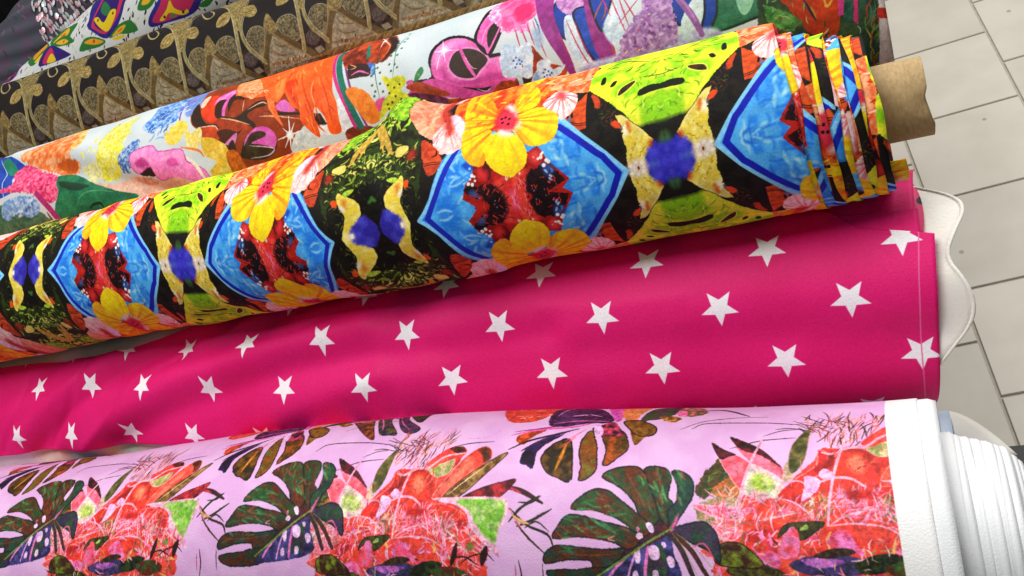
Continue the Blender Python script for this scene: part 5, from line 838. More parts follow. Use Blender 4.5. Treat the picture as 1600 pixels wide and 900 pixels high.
BRO_PRINT = """
P c=988a6c d=6c5a3c n=3 m=-.1 : -883.7 12 -872.3 13.4 -823.6 33.9 -786.9 8.9 -753.9 -11.4 -776.6 -47.4 -913.7 -34.2
L c=5a4426 b=1.8 : -888.9 -16.6 -846.5 -18.2 -805.3 -19.8
L c=5a4426 b=1.0 : -883.8 -9 -841.6 -10.7 -799.4 -10.5
H n=70 l=3.2 b=1.6 a=80 s=10 cols=3a2a18,c0b088 : -880.3 -12 -781.6 -6.6 -770.4 -13.6 -884 -32.1
P c=b4a688 d=9a8a68 n=3 : -819.5 34.9 -786.1 10.7 -766.2 -6.3 -829 -7.4 -831 3.5
L c=8c6c3c b=1.8 : -818.5 26.6 -811.9 18 -797.6 14.4
L c=8c6c3c b=1.8 : -822 15.4 -811.1 6.8 -793.5 5.5
L c=9c7044 b=4.4 : -828.4 0.8 -804.9 -1.9 -774.2 -2.3
H n=30 l=2.8 b=1.4 a=80 s=10 cols=5a3a20,d0b890 : -826.3 2.3 -773.7 -1.4 -768.4 -5.7 -827.9 -5.5
P c=2a1612 d=4a2c20 n=4 : -871.5 23.4 -854.7 25.4 -835.3 0.4 -858.2 -2.4 -876.4 4.1
P c=2a1612 d=4a2c20 n=4 : -778.4 26.5 -762.7 28.5 -743.7 -1.8 -753.9 -11.4 -767.5 -3.9 -779.9 7.2
S c=4a3c38 d=6c5c50 n=1.5 : -772.3 21 -765 24.2 -756.1 20 -755.2 11.9 -762.3 6.8 -770.3 8.8 -773.9 14.6
P c=9a8a6a : -765 3.5 -755.9 4.2 -751.3 -1.9 -760.9 -3.5
S c=8e7e56 d=4c3e24 n=1.4 m=-.05 o=a8986c ow=1 : -855.5 37.9 -848.9 48.9 -835.6 47.9 -827.6 37 -833.7 22.3 -846.4 17.7 -854.3 24.9
S c=96865c d=4c3e24 n=1.4 m=-.05 o=a8986c ow=1 : -811.2 43.1 -804 51.3 -789.7 49.5 -778.8 34.6 -778.9 22.7 -788.6 17.8 -801.4 27.3
L c=6e5428 b=9.2 t=.8 : -825.2 55.5 -821.7 37.5 -829.9 19.3 -837.1 -5.4
L c=a08850 b=2.0 t=.8 : -828.9 47.8 -830.2 27.5 -839.4 5.5
L c=6a4f26 b=7.5 t=.9 : -823.9 42.2 -800.2 22 -776.1 4.2 -752.3 -12.9
L c=a08850 b=1.8 t=.9 : -818.2 34.6 -797.2 15.4 -774.2 -2.3
S c=7c6230 d=a89058 n=2 : -830 41.8 -827.4 63 -818.5 53.6 -809.8 38.6 -820.7 35.2
L c=a8965e b=4.5 t=.9 : -866.7 53.8 -869.1 78.8 -872.8 110.5 -875.5 135.8 -852 139.3 -816.1 115.6 -790.5 81.1 -780.2 51.5 -777 22.2 -778.8 3.9
L c=d0c090 b=1.2 t=.9 : -863.6 52.9 -865.2 76.2 -866.4 103.8 -864.1 119.9 -852.3 134.4 -814 108.7 -792.5 79.1 -782.7 51.2 -779.7 21.9 -781.2 5.5
L c=a8965e b=3.5 t=.9 : -779.3 109.5 -774.5 78 -774 52 -765.1 29.1 -745.3 5.5
L c=d0c090 b=1.0 t=.9 : -774.3 102.7 -771.3 75.6 -771.5 52.3 -762.3 30.4 -744.1 8.2
S c=b09c60 d=7a6434 n=1.6 : -815.7 115.8 -812.4 135.3 -781.4 113 -776 75.9 -775 50.1 -786.7 77
L c=9a8048 b=7.5 t=1 : -885.7 139.1 -855.9 144.2 -828.4 144 -788.5 138.8
L c=c4b078 b=1.7 t=1 : -883.8 144.5 -854 149.5 -827 148.2 -786.9 143.6
L c=c0ac74 b=2.7 : -869 134.5 -843.3 100.2 -830.6 93.8 -829.2 103 -846 121.5
S c=c2aa68 d=94783c n=2 : -813.4 70.2 -815.1 84.6 -808.9 93 -798.6 90.6 -793.7 76.4 -800.7 68.6
L c=6e5428 b=1.0 : -811.5 70.1 -803.9 80.5 -799.1 88.7
S c=c2aa68 d=94783c n=2 : -866.6 80.1 -863.2 88.1 -851.4 86 -842.2 72.5 -847.2 65 -859.7 70
L c=6e5428 b=1.0 : -862.9 76.7 -844.7 74.6
"""
FOLK_PRINT = """
H n=2600 l=6.3 b=2.7 a=60 s=50 cols=24222c,24222c,3a3450,c8c8a0 : -1444.9 146.3 -1383 253.6 -1074.8 235.8 -705.8 -24.8 -823.9 -232.1
S c=2c7430 w=1 : -1167.8 94.3 -1178.7 146.5 -1130.1 103.3 -1088.5 82.3 -1101.8 68.2 -1102 56 -1131.9 66
S c=e4b428 : -1155.1 87.4 -1132.8 95.6 -1115.9 91.7 -1110.5 76.4 -1135 76.1
S c=d86020 : -1136 87.1 -1123.3 86.7 -1121.8 79.1
S c=2c7430 w=1 : -1154.9 83.3 -1124.6 81 -1092 54.5 -1102 53.4 -1131.8 65.3
S c=e4b428 : -1144.5 79 -1124.1 74.4 -1106.5 60.3 -1123.3 63.8
D c=c83020 r=2.2 : -1120 67.5
S c=2c7430 w=1 : -1263.8 151.1 -1237.6 153.2 -1170.7 95.4 -1174.4 79.8 -1211.3 76
S c=e49a28 : -1208.7 87.6 -1234.1 146.9 -1176 96.8 -1187.9 88.9
S c=e4c828 : -1201.2 77.6 -1186.6 82.8 -1168.5 76.1 -1187.9 71.1
S c=341a68 d=2a2080 n=4 : -1185.5 62.5 -1175 85.1 -1156.9 82.9 -1110.4 45 -1105.9 36.6 -1155.1 48.9
S c=c42c58 : -1173 58.4 -1164.5 76.7 -1153.8 76.2 -1140.6 48.7
S c=e4c41c : -1161.3 53.5 -1151.5 64.5 -1138 45.8
S c=341a68 d=2a2a90 n=5 : -1059.3 58.7 -1055.2 72.7 -1069.4 141.3 -1055.1 145.6 -971.8 67.1 -973.6 45.5 -991.8 26.8 -1020.1 20.1 -1044.2 40.5
S c=c42c58 : -1048.6 55.3 -1032.9 90.5 -1053.8 144.2 -978.1 71.1 -980.8 46.9 -996.6 33.9 -1021.5 27.3 -1040.1 42
S c=30186a : -1042.8 56 -1026.2 88.8 -1049.8 139.9 -987.1 76.9 -987.9 50.8 -1003.2 37.3 -1021.8 31.5
S c=e4c41c : -1042.2 58.2 -1033.3 58.9 -1020.6 44 -1004.6 53.8 -991.9 47.6 -1002.1 34.4 -1019.8 29.7
D c=2a2010 r=1.9 : -1033.2 53.7 -999.5 46.8
S c=2c7440 : -1027.5 65.7 -1022.3 79.6 -1004.6 57.6 -1014.2 50.4
S c=2c7430 w=1 : -1016.2 18.1 -992.1 25.8 -967.2 20.1 -959.6 2.4 -980.1 7 -997.6 14.7
S c=e4b020 : -1010.6 18.1 -991.9 22.2 -978.7 19 -990.3 14.5
S c=d86020 : -999 18.9 -985.9 19.2 -990.7 17
S c=e4c828 : -1011.8 15.9 -989 10.4 -987.9 6.3 -1004.1 9.8
S c=2c7430 w=1 : -1081.5 31.7 -1069.3 41.3 -1052.3 38.6 -1026.2 20.8 -1034.1 16.5 -1061.1 23.9
S c=e4a020 : -1068.3 37.1 -1049.6 34.4 -1028.5 20 -1045.9 23.5
D c=c83020 r=2.4 : -1047.3 29.4
S c=2c7430 : -948.5 25.4 -934 36.1 -905.8 25.9 -916.4 18 -931.3 16.6
S c=e4b020 : -938.8 27.2 -929.4 33.7 -915.2 28.6 -924.9 22.3
S c=341a68 d=2a2a90 n=5 : -938.3 -0.3 -928.8 8.6 -901.8 19.4 -888.5 25.8 -831.5 -3.9 -848.1 -22.9 -871.3 -24.6 -907.1 -14.5 -932.9 -7.4
S c=c42c58 : -929.4 -0.3 -906.5 10.7 -885.7 24.3 -838.7 -0.1 -861.9 -17.6 -885 -16.8 -916.8 -9.2
S c=e4c41c : -917.4 -5.4 -899.4 0.2 -887.6 7.7 -885.7 -4.7 -873.9 -15.7 -868.4 -15.2 -867.7 -20.4 -879.7 -18.6 -896.8 -5.7 -909.9 -9.3
D c=2a2010 r=2.0 : -907.4 -6 -875.8 -15.9
S c=6a7a4a : -900.7 -10.7 -891.9 -8.3 -887.4 -15.6
S c=2c7430 : -849.2 -22.3 -834.7 -20.8 -818.7 -25.1 -836.1 -30
S c=341a68 d=a02c60 n=4 : -1360.3 174 -1333 170.9 -1300.1 161.6 -1277.6 155.6 -1253.1 88 -1284.7 87.9 -1372 152.4
S c=c42c58 : -1344 168.4 -1309.9 160.8 -1289.1 155.7 -1309.4 143.9 -1341.7 154.9
S c=e4c41c : -1341.7 154.9 -1317.4 146.6 -1305.7 151 -1284.2 99.2 -1338.2 143.2
"""

# colourful kaleidoscope print: one quarter, mirrored both ways
q = Print(0, 253, 0, 105, 3.2, "15110d", "211a10", 8, 3); q.draw(COL_PRINT); q.finish(.16, .07)
top = np.concatenate([q.a[:, ::-1], q.a], 1)
full = np.concatenate([top[::-1], top], 0)
m_col = print_mat("kaleidoscope_flower_print", q.image("kaleidoscope_print", full), .68, 'REPEAT', .3, .14)
GU = np.array([-1600, -819, -792, -644, -619, -596, -452, -406, -370, -184, -154, -121, 100.])
GT = np.array([-1280, -506, -470, -284, -253, -222, -36, 0, 36, 222, 253, 284, 505.])
VU = np.array([-1600, -819, -760, -690, -619, -525, -406, -280, -150, -120, 100.]); VV = np.array([25, 25, 12, 3, -5, -19, -12, -12, -7, -3, 0.])
def col_uv(u, v):                         # the cloth is gathered a little along the roll
    return np.stack([(np.interp(u, GU, GT) + 253) / 506, (v - np.interp(u, VU, VV) + 105) / 210], -1)

# graffiti and flowers print
g = Print(-1250, 30, -110, 130, 2.4, "d8dede", "ccd8da", 26, 5); g.draw(GRA_PRINT); g.finish(.3, .10); g.a *= .93
m_gra = print_mat("graffiti_flower_print", g.image("graffiti_print"), .6, 'MIRROR', .22)
# pink leaf print
lf = Print(-1150, 30, -110, 160, 2.6, "dca8da", "e4b6e2", 20, 9)
lf.draw(LEAF_PRINT, ((-604, 28), (-302, 14), (0, 0), (327, 14)))
lf.finish(.3, .2)
lf.poly(np.array([(-38, -300), (60, -300), (60, 300), (-38, 300)]), dict(c='f0f0ee', f='.3'), False)
m_leaf = print_mat("tropical_leaf_print", lf.image("leaf_print"), .6, 'MIRROR', .12)
# brown lace print
br = Print(-1300, -200, -60, 150, 2.4, "1d1715", "241c19", 20, 11)
br.poly(np.array([(-1400, -100), (0, -100), (0, 14), (-1400, 14)]), dict(c='8e8060', d='5a4a30', n='3'), False)
br.draw(BRO_PRINT, [(89.5 * k, 2.2 * k) for k in range(-6, 8)])
br.poly(np.array([(-600, -1), (-560, 2), (-450, 2), (-330, 1), (-200, -1), (-200, -12), (-330, -9), (-450, -7), (-560, -4)]), dict(c='8a6832', d='b08c50', n='3'), False)
for k in range(90):
    u_ = -570 + k * 4.4 + br.rg.random() * 4; br.line(np.array([(u_, -6), (u_ + 5, -2), (u_ + 9, 1)]), .9 + br.rg.random(), ('70502a', 'b89458', '94703a')[k % 3], f=1.6)
br.finish(.15, .16); br.a *= .79  # whole print darkened: the shade over this roll is put into its colour
m_bro = print_mat("brown_gold_lace_print", br.image("lace_print"), .6, 'MIRROR', .15, .2, .0)
# folk paisley print
fo = Print(-1500, -300, -60, 150, 2.2, "dcdedc", None, 8, 13); fo.draw(FOLK_PRINT); fo.a *= .92
m_folk = print_mat("folk_paisley_print", fo.image("folk_print"), .65, 'MIRROR', .15)
# pink stars
st = Print(-1250, 30, -170, 170, 2.6, "da1269", "e01870", 60, 15)
sa = np.arange(10) * math.pi / 5
for k in range(-1, 13):
    for row in range(-4, 5):
        if row % 2 == 0: u, v = -51 - 97.5 * k, -3 + 6.8 * k
        else: u, v = -9 - 97.5 * k, -55 + 7.5 * k
        w_ = 93 * ((row - (1 if row % 2 else 0)) // 2)
        v += w_ - ((15 if k < 5 else 3) if w_ < 0 else 0)
        rr = np.where(np.arange(10) % 2 == 0, 15.5, 6.6)
        an = sa - math.pi / 2 - .07
        st.poly(np.stack([u + rr * np.cos(an), v + rr * np.sin(an)], 1), dict(c='faf4f8', f='.4'), False)
st.line(np.array([(-16, -170), (-9, -59), (-3, -4), (2, 31), (6, 60)]), .9, 'e8709c', taper=1)
SU = np.array([-1600, -909, -831, -750, -666, -576, -483, -395, -300, -204, -106, -9, 100.])
ST_ = np.array([-1840, -984, -886.5, -789, -691.5, -594, -496.5, -399, -301.5, -204, -106.5, -9, 100.]); SV = np.array([12, 12, 13.5, 10, 4.5, 1, .5, 2, 3.5, 2, 1.5, 0, 0.])
def star_uv(u, v): return st.uv(np.interp(u, SU, ST_), v - np.interp(u, SU, SV))
st.a *= (1 + (vnoise((st.h, st.w), 2.6, st.rg) - .5) * .12)[..., None]
m_star = print_mat("pink_star_print", st.image("star_print"), .6, 'MIRROR', .10, .2, .0)

m_white = cloth_mat("white_cloth", "e6e4dc", "efeeea", 25, .8, .3)
m_ivory = cloth_mat("ivory_cloth", "e8e4d9", "f0ece3", 45, .9, .3, .1, 500)
m_purewhite = cloth_mat("white_selvedge", "e8eaec", "eeeff0", 30, .8, .0)
m_edge = cloth_mat("roll_edge", "b9a58f", "8a6f60", 120, .9, .2)

# ------------------------------------------------------------------ roll shapes
def centre(ang, D): a = math.radians(ang); return D * math.cos(a), -D * math.sin(a)
def wr(u, v, amp, seed=0):
    """gentle hand-rolled unevenness, metres"""
    s = seed * 1.7
    return amp * (np.sin(u * .011 + s + .012 * v) * .5 + np.sin(u * .027 - v * .03 + 2 * s) * .3 + np.sin(u * .06 + v * .021 + 3 * s) * .2)

def surf(cy, cz, r, u, v, dr=0.0):
    """u, v grids in mm -> world points on a roll along X with centre (cy, cz) seen from the camera"""
    base = np.arctan2(-cz, -cy); th = base - v / 1000.0 / r
    rr = r + dr
    return np.stack([u / 1000.0, cy + rr * np.cos(th), H + cz + rr * np.sin(th)], -1)

def end_face(parent, x, cy, cz, r, mat, r_in=.0, sign=1, name="roll_end"):
    """the coiled edge of the cloth at a roll's end: fine concentric ridges"""
    n = 26; rad = np.linspace(r_in, r, n); t = np.linspace(0, 2 * math.pi, 65)
    Rr, T = np.meshgrid(rad, t, indexing='ij')
    X = x + sign * (.0012 * (np.arange(n) % 2)[:, None] + .002 * np.sin(3 * T + Rr * 80))
    P = np.stack([X, cy + Rr * np.cos(T), H + cz + Rr * np.sin(T)], -1)
    return grid_obj(name, P, mat, parent, flip=(sign < 0))

def mg(a, b): return np.meshgrid(a, b, indexing='ij')

def ridge(u, v, pts, amp, sig):
    p = np.array(pts, float); d = np.full(u.shape, 1e9)
    for i in range(len(p) - 1):
        (ax, ay), (ex, ey) = p[i], p[i + 1] - p[i]; t = np.clip(((u - ax) * ex + (v - ay) * ey) / (ex * ex + ey * ey), 0, 1)
        d = np.minimum(d, np.hypot(u - ax - t * ex, v - ay - t * ey))
    return amp / 1000 * np.exp(-(d / sig) ** 2)

ROLLS = "fabric rolls stacked side by side"
# --- colourful roll
cy, cz = centre(39.9, .758); r = .0695
col = empty("fabric_roll", (-.5, cy, H + cz - r), "multicoloured fabric roll with yellow hibiscus and blue hexagon print, brown tube in its end", "fabric roll", ROLLS)
u = np.linspace(-1450, -60, 560); v = np.linspace(-math.pi * r * 1000, math.pi * r * 1000, 170)
U, V = mg(u, v)
U = U + np.clip((U + 160) / 100, 0, 1) * np.interp(V, [-218, -89, 4, 102, 218], [1, 1, 0, -11, -11])
dr = wr(U, V, .0026, 1) + .0007 * np.sin(U * .09 + V * .045 + 2 * np.sin(U * .017)) * np.clip((-U - 250) / 200, 0, 1) + ridge(U, V, [(-560, 90), (-600, 30), (-590, -30)], -2.5, 9) + ridge(U, V, [(-690, 70), (-700, 10), (-670, -60)], -2.2, 9) + ridge(U, V, [(-470, -30), (-420, -75), (-330, -95)], 3.0, 10) + ridge(U, V, [(-500, -60), (-640, -75)], -3, 9) + ridge(U, V, [(-470, 60), (-440, 0), (-400, -60)], -3.2, 14) + ridge(U, V, [(-420, 60), (-395, 0), (-350, -50)], 2.5, 16) \
    + ridge(U, V, [(-760, 60), (-790, -20)], -2.5, 14) + ridge(U, V, [(-392, 128), (-385, 85)], 15.0, 24) + ridge(U, V, [(-385, 112), (-310, 108), (-260, 112)], 5.0, 24) + ridge(U, V, [(-420, 116), (-80, 110)], 7.0, 30) + ridge(U, V, [(-560, 116), (-470, 110)], 5.0, 24)
grid_obj("cloth", surf(cy, cz, r, U, V, dr), m_col, col, col_uv(U, V), .0006)
NL = 15
dn = np.array((math.sin(math.radians(39.9)), math.cos(math.radians(39.9))))   # across the line of sight, upwards
for i in range(NL):
    t = (i + 1) / NL
    ri = r - .0012 - .0105 * t; sh = .0075 * t
    cyi, czi = cy - dn[0] * sh, cz - dn[1] * sh
    x1 = -60 + 50 * t + 3 * math.sin(i * 2.3); x0 = x1 - 34
    U, V = mg(np.linspace(x0, x1, 7), np.linspace(-math.pi * ri * 1000, math.pi * ri * 1000, 120))
    U = U + np.interp(V, [-200, -80, 0, 80, 200], [2, 2, 0, -7 * (1 - .4 * t), -7]) + 1.5 * np.sin(V * .03 + i * 1.9) + .8 * np.sin(V * .09 + i)
    flare = np.clip((U - x1 + 10) / 10, 0, 1) * .0008
    uvq = np.stack([(U - x1) / 506 + .77 + .15 * math.sin(i * 2.4), V / 210 + .5 + .173 * i], -1)
    grid_obj("cloth_layer", surf(cyi, czi, ri, U, V, flare + .0006 * np.sin(V * .05 + i * 2)), m_col, col, uvq, .0005)
end_face(col, -.018, cyi, czi, ri - .001, m_edge, .024)
end_face(col, -1.45, cy, cz, r, m_edge, .0, -1)
# loose inner flap below the tube
U, V = mg(np.linspace(-40, 4, 8), np.linspace(-88, -40, 16))
fl = grid_obj("cloth_flap", surf(cyi, czi, .052, U - .0018 * (V + 62) ** 2, V * .8 - 6, 0), m_col, col, col_uv(U * .5 - 268, V * .6 + 95), .0006)
# cardboard tube
m_card, nt, ln, b = new_mat("cardboard")
tc = nt.new("ShaderNodeTexCoord"); nz = nt.new("ShaderNodeTexNoise"); nz.inputs["Scale"].default_value = 210; nz.inputs["Detail"].default_value = 9; nz.inputs["Roughness"].default_value = .7
mp = nt.new("ShaderNodeMapping"); mp.inputs["Scale"].default_value = (2.5, 1, 1)
ln.new(tc.outputs["Object"], mp.inputs["Vector"]); ln.new(mp.outputs["Vector"], nz.inputs["Vector"])
rp = nt.new("ShaderNodeValToRGB"); e = rp.color_ramp.elements
e[0].position = .32; e[0].color = lin(hexc("9a8054")); e[1].position = .72; e[1].color = lin(hexc("bfa273"))
ln.new(nz.outputs["Fac"], rp.inputs["Fac"]); ln.new(rp.outputs["Color"], b.inputs["Base Color"]); b.inputs["Roughness"].default_value = .8
bp = nt.new("ShaderNodeBump"); bp.inputs["Strength"].default_value = .3; bp.inputs["Distance"].default_value = .001
ln.new(nz.outputs["Fac"], bp.inputs["Height"]); ln.new(bp.outputs["Normal"], b.inputs["Normal"])
tr = .0288
U, V = mg(np.linspace(-80, 24, 60), np.linspace(-math.pi * tr * 1000, math.pi * tr * 1000, 90))
endf = np.clip((U - 2) / 22, 0, 1)
U2 = U + endf * (np.interp(V, [-86, -40, -25, -12, 0, 6, 10, 30, 86], [0, 1.2, 2.0, 0, -1.9, .3, .2, 0, 0]))
dr = endf ** 2 * (.0012 * np.sin(V * .07) - .0022 * np.exp(-((V + 6) / 7) ** 2))
seam = .0006 * (((V + U * 1.1) % 171) < 60)
grid_obj("cardboard_tube", surf(cy - dn[0] * .002, cz - dn[1] * .002, tr, U2, V, dr + seam), m_card, col, None, .0035)

# --- pink star roll
pcy, pcz = centre(50.3, .84); pr = .097
pink = empty("fabric_roll", (-.5, pcy, H + pcz - pr), "hot pink fabric roll printed with rows of white stars", "fabric roll", ROLLS)
def pink_dr(U, V):
    d = ridge(U, V, [(60, -46), (-25, -40), (-91, -27), (-258, -17), (-382, -18)], -7.5, 24)
    d = d + ridge(U, V, [(-300, 8), (-424, 7), (-492, 10), (-566, 8), (-664, -10), (-726, -22), (-800, -44)], -6.5, 17)
    d = d + ridge(U, V, [(-470, -8), (-560, -30), (-650, -50)], 3.5, 15)
    d = d + ridge(U, V, [(-480, 40), (-600, 30), (-700, 18), (-790, -10), (-860, -45)], 7.0, 16)
    d = d + ridge(U, V, [(-700, 60), (-800, 30), (-860, 0), (-930, -45)], -6.5, 12)
    d = d + ridge(U, V, [(-800, 58), (-880, 20), (-940, -20)], 3.0, 10)
    d = d + ridge(U, V, [(-880, 60), (-960, 20), (-1040, -30)], -3.0, 12)
    d = d + ridge(U, V, [(-560, 75), (-640, 45), (-700, 40)], -3.0, 12)
    for (u0, v0, u1, v1, am, sg) in ((-840, 50, -905, -40, -2.2, 4), (-760, 30, -850, -42, 1.6, 5), (-930, 40, -975, -35, -1.8, 4), (-690, 55, -745, 25, -1.6, 4),
                                   (-620, 70, -700, 48, 1.6, 5), (-520, 55, -610, 44, -1.5, 5), (-430, 90, -560, 60, 1.6, 7), (-330, 60, -440, 48, -1.2, 6),
                                   (-180, 20, -300, 30, .9, 8), (-30, 70, -150, 62, -1.0, 6)):
        d = d + ridge(U, V, [(u0, v0), ((u0 + u1) / 2 + 6, (v0 + v1) / 2 - 4), (u1, v1)], am, sg)
    return d + wr(U, V, .0012, 4)
S_ = np.linspace(0, 1, 150)
u = np.linspace(-1450, 0, 520)
U, S2 = mg(u, S_)
vb = np.interp(U, [-1450, -986, -857, -744, -684, -627, -450], [-38, -40, -43, -53, -57, -66, -150])
vt = np.interp(U, [-1450, -988, -934, -880, -831, -784, -742, -704, -671, -560, -150, -63, -47, 0], [70, 67, 65, 61, 59, 61, 68, 79, 86, 118, 112, 72, 52, 36])
V = vb + (vt - vb) * S2
U = U + np.clip((U + 120) / 120, 0, 1) * (9.5 + V * .11)
DR = pink_dr(U, V)
DR = DR + np.clip((U + 20) / 40, 0, 1) * .0008
grid_obj("cloth", surf(pcy, pcz, pr, U, V, DR), m_star, pink, star_uv(U, V), .0008)
for (x1, t0, t1, dd, uo) in ((4, 10, 62, -.0016, -30), (2, 30, 150, -.0032, -60)):
    U, V = mg(np.linspace(-300, x1, 90), np.linspace(t0, t1, 60))
    if t1 < 100: V = t0 + (V - t0) * (1 + np.clip(-U / 63, 0, 1.6) * .17)
    U = U + np.clip((U + 60) / 60, 0, 1) * .06 * (V - 40)
    grid_obj("cloth_layer", surf(pcy, pcz, pr, U, V, pink_dr(U, V) + dd), m_star, pink, st.uv(U * .2 - 70, V * .2 + 22), .0008)

# --- white roll the pink cloth lies on
wr_ = .0925
white = empty("fabric_roll", (-.45, pcy, H + pcz - wr_), "plain white fabric roll under the pink star cloth, wavy end sticking out", "fabric roll", ROLLS)
U, V = mg(np.linspace(-1450, 0, 260), np.linspace(-290, 290, 240))
lob = np.interp(V, [-290, -95, -70, -51, -36, -19, -2, 18, 34, 56, 69, 82, 95, 120, 290], [-25, -12, 0, 14, 28, 33, 29, 19, 26, 38, 33, 12, -1, -20, -25])
kk = np.ones(7) / 7; lob = np.apply_along_axis(lambda a: np.convolve(np.pad(a, 3, 'edge'), kk, 'valid'), 1, lob)
k = np.clip((U + 250) / 250, 0, 1)
Uw = U + k * lob
dr = np.minimum(pink_dr(U * .999, V), .001) * np.clip(-U / 60, 0, 1) - .0022 + k ** 6 * (.0016 * np.sin(V * .085 + .7) - .003 * np.exp(-((V - 16) / 12) ** 2))
grid_obj("cloth", surf(pcy, pcz, wr_, Uw, V, dr), m_ivory, white, None, .0008)
hs = np.linspace(0, 1, 5)[:, None]; ve = V[-1][None]
Uh = (Uw[-1][None] - 2.6) + 3.0 * hs; Vh = np.repeat(ve, 5, 0); dh = dr[-1][None] + .0007 + .0006 * np.sin(hs * math.pi)
grid_obj("hem", surf(pcy, pcz, wr_, Uh, Vh, dh), m_ivory, white, None, .0016)
end_face(white, -.03, pcy, pcz, wr_ - .004, m_ivory); end_face(white, -1.45, pcy, pcz, wr_, m_ivory, 0, -1)

# --- tropical leaf roll
lr = .1
LX0 = np.array([-1600, -1000, -800, -570, -330, -180, -60, 100.]); LA0 = np.array([61.9, 61.9, 62.0, 61.6, 62.1, 63.4, 64.1, 64.5])
LX = np.linspace(-1600, 100, 171); LA = np.convolve(np.pad(np.interp(LX, LX0, LA0), 6, 'edge'), np.ones(13) / 13, 'valid')
def leaf_c(U): a = np.radians(np.interp(U, LX, LA)); return .75 * np.cos(a), -.75 * np.sin(a)
lcy, lcz = leaf_c(0.0)
leaf = empty("fabric_roll", (-.5, float(lcy), H + float(lcz) - lr), "pink fabric roll printed with dark monstera leaves and red flowers, white edges", "fabric roll", ROLLS)
U, V = mg(np.linspace(-1450, -17, 400), np.linspace(-math.pi * lr * 1000, math.pi * lr * 1000, 200))
a_, b_ = leaf_c(U)
DR = wr(U, V, .0012, 7) + ridge(U, V, [(-1000, 120), (-600, 118), (-500, 110)], 1.5, 20)
grid_obj("cloth", surf(a_, b_, lr, U, V, DR), m_leaf, leaf, lf.uv(U, V), .0008)
U, V = mg(np.linspace(-60, -5, 12), np.linspace(-math.pi * lr * 1000, math.pi * lr * 1000, 160))
a_, b_ = leaf_c(U)
grid_obj("cloth_layer", surf(a_, b_, lr, U, V, -.0011 + wr(U, V, .0012, 7) - .002 * np.clip((U + 9) / 4, 0, 1) ** 2), m_purewhite, leaf, None, .0006)
NW = 17
for i in range(NW):
    t = i / (NW - 1)
    ri = float(np.interp(t, [0, .15, .5, .75, .9, 1], [.0752, .0715, .067, .062, .056, .049])); x1 = 3 + 41 * t ** .9 + .6 * math.sin(i * 2.7)
    U, V = mg(np.linspace(x1 - 40, x1, 14), np.linspace(-math.pi * ri * 1000, math.pi * ri * 1000, 110))
    a_, b_ = leaf_c(U * 0)
    U = U + .5 * np.sin(V * .018 + i * 1.7)
    rnd = -.0022 * np.clip((U - x1 + 3.5) / 3.5, 0, 1.2) ** 2 + .0004 * np.sin(V * .02 + i * 2.1)
    grid_obj("cloth_layer", surf(a_, b_, ri, U, V, rnd), m_purewhite, leaf, None, .0006)
end_face(leaf, .036, float(lcy), float(lcz), .048, m_purewhite); end_face(leaf, -1.45, *[float(x) for x in leaf_c(-1450.0)], lr, m_edge, 0, -1)

# --- graffiti roll
gcy, gcz = centre(33.8, .9); gr = .08
gra = empty("fabric_roll", (-.5, gcy, H + gcz - gr), "white fabric roll with pink graffiti heart, orange and purple flower print", "fabric roll", ROLLS)
U, V = mg(np.linspace(-1450, 8, 460), np.linspace(-math.pi * gr * 1000, math.pi * gr * 1000, 170))
DR = wr(U, V, .0022, 9) + ridge(U, V, [(-1000, 75), (-895, 52), (-776, 5), (-691, -32)], -7, 13) + ridge(U, V, [(-980, 92), (-880, 76), (-770, 32), (-670, -8)], 3.0, 14) \
    + ridge(U, V, [(-480, 110), (-420, 60), (-400, 20)], 2.0, 12)
grid_obj("cloth", surf(gcy, gcz, gr, U, V, DR), m_gra, gra, g.uv(U, V), .0008)
end_face(gra, -.004, gcy, gcz, gr - .002, m_edge); end_face(gra, -1.45, gcy, gcz, gr, m_edge, 0, -1)

# --- brown lace roll
bcy, bcz = centre(28.4, 1.06); brr = .09
bro = empty("fabric_roll", (-.6, bcy, H + bcz - brr), "dark brown fabric roll with gold leaf and lace zigzag print", "fabric roll", ROLLS)
U, V = mg(np.linspace(-1500, -30, 420), np.linspace(-math.pi * brr * 1000, math.pi * brr * 1000, 170))
DR = wr(U, V, .0012, 12) + ridge(U, V, [(-620, -2), (-450, -3), (-100, -8)], 3.5, 8)
grid_obj("cloth", surf(bcy, bcz, brr, U, V, DR), m_bro, bro, br.uv(U, V), .0008)
end_face(bro, -.04, bcy, bcz, brr - .002, m_edge); end_face(bro, -1.5, bcy, bcz, brr, m_edge, 0, -1)

# --- folk roll
fr = .09
def folk_c(U): a = np.radians(np.maximum(25.5 - 12.0 * (U / 1000.0 + 1.15), 8)); return 1.24 * np.cos(a), -1.24 * np.sin(a)
fcy, fcz = [float(x) for x in folk_c(-700.0)]
folk = empty("fabric_roll", (-.8, fcy, H + fcz - fr), "white fabric roll with purple paisley drops and green leaves, behind the brown one", "fabric roll", ROLLS)
U, V = mg(np.linspace(-1700, -150, 300), np.linspace(-math.pi * fr * 1000, math.pi * fr * 1000, 150))
a_, b_ = folk_c(U)
grid_obj("cloth", surf(a_, b_, fr, U, V, wr(U, V, .0015, 15)), m_folk, folk, fo.uv(U, V), .0008)
end_face(folk, -1.7, *[float(x) for x in folk_c(-1700.0)], fr, m_edge, 0, -1)

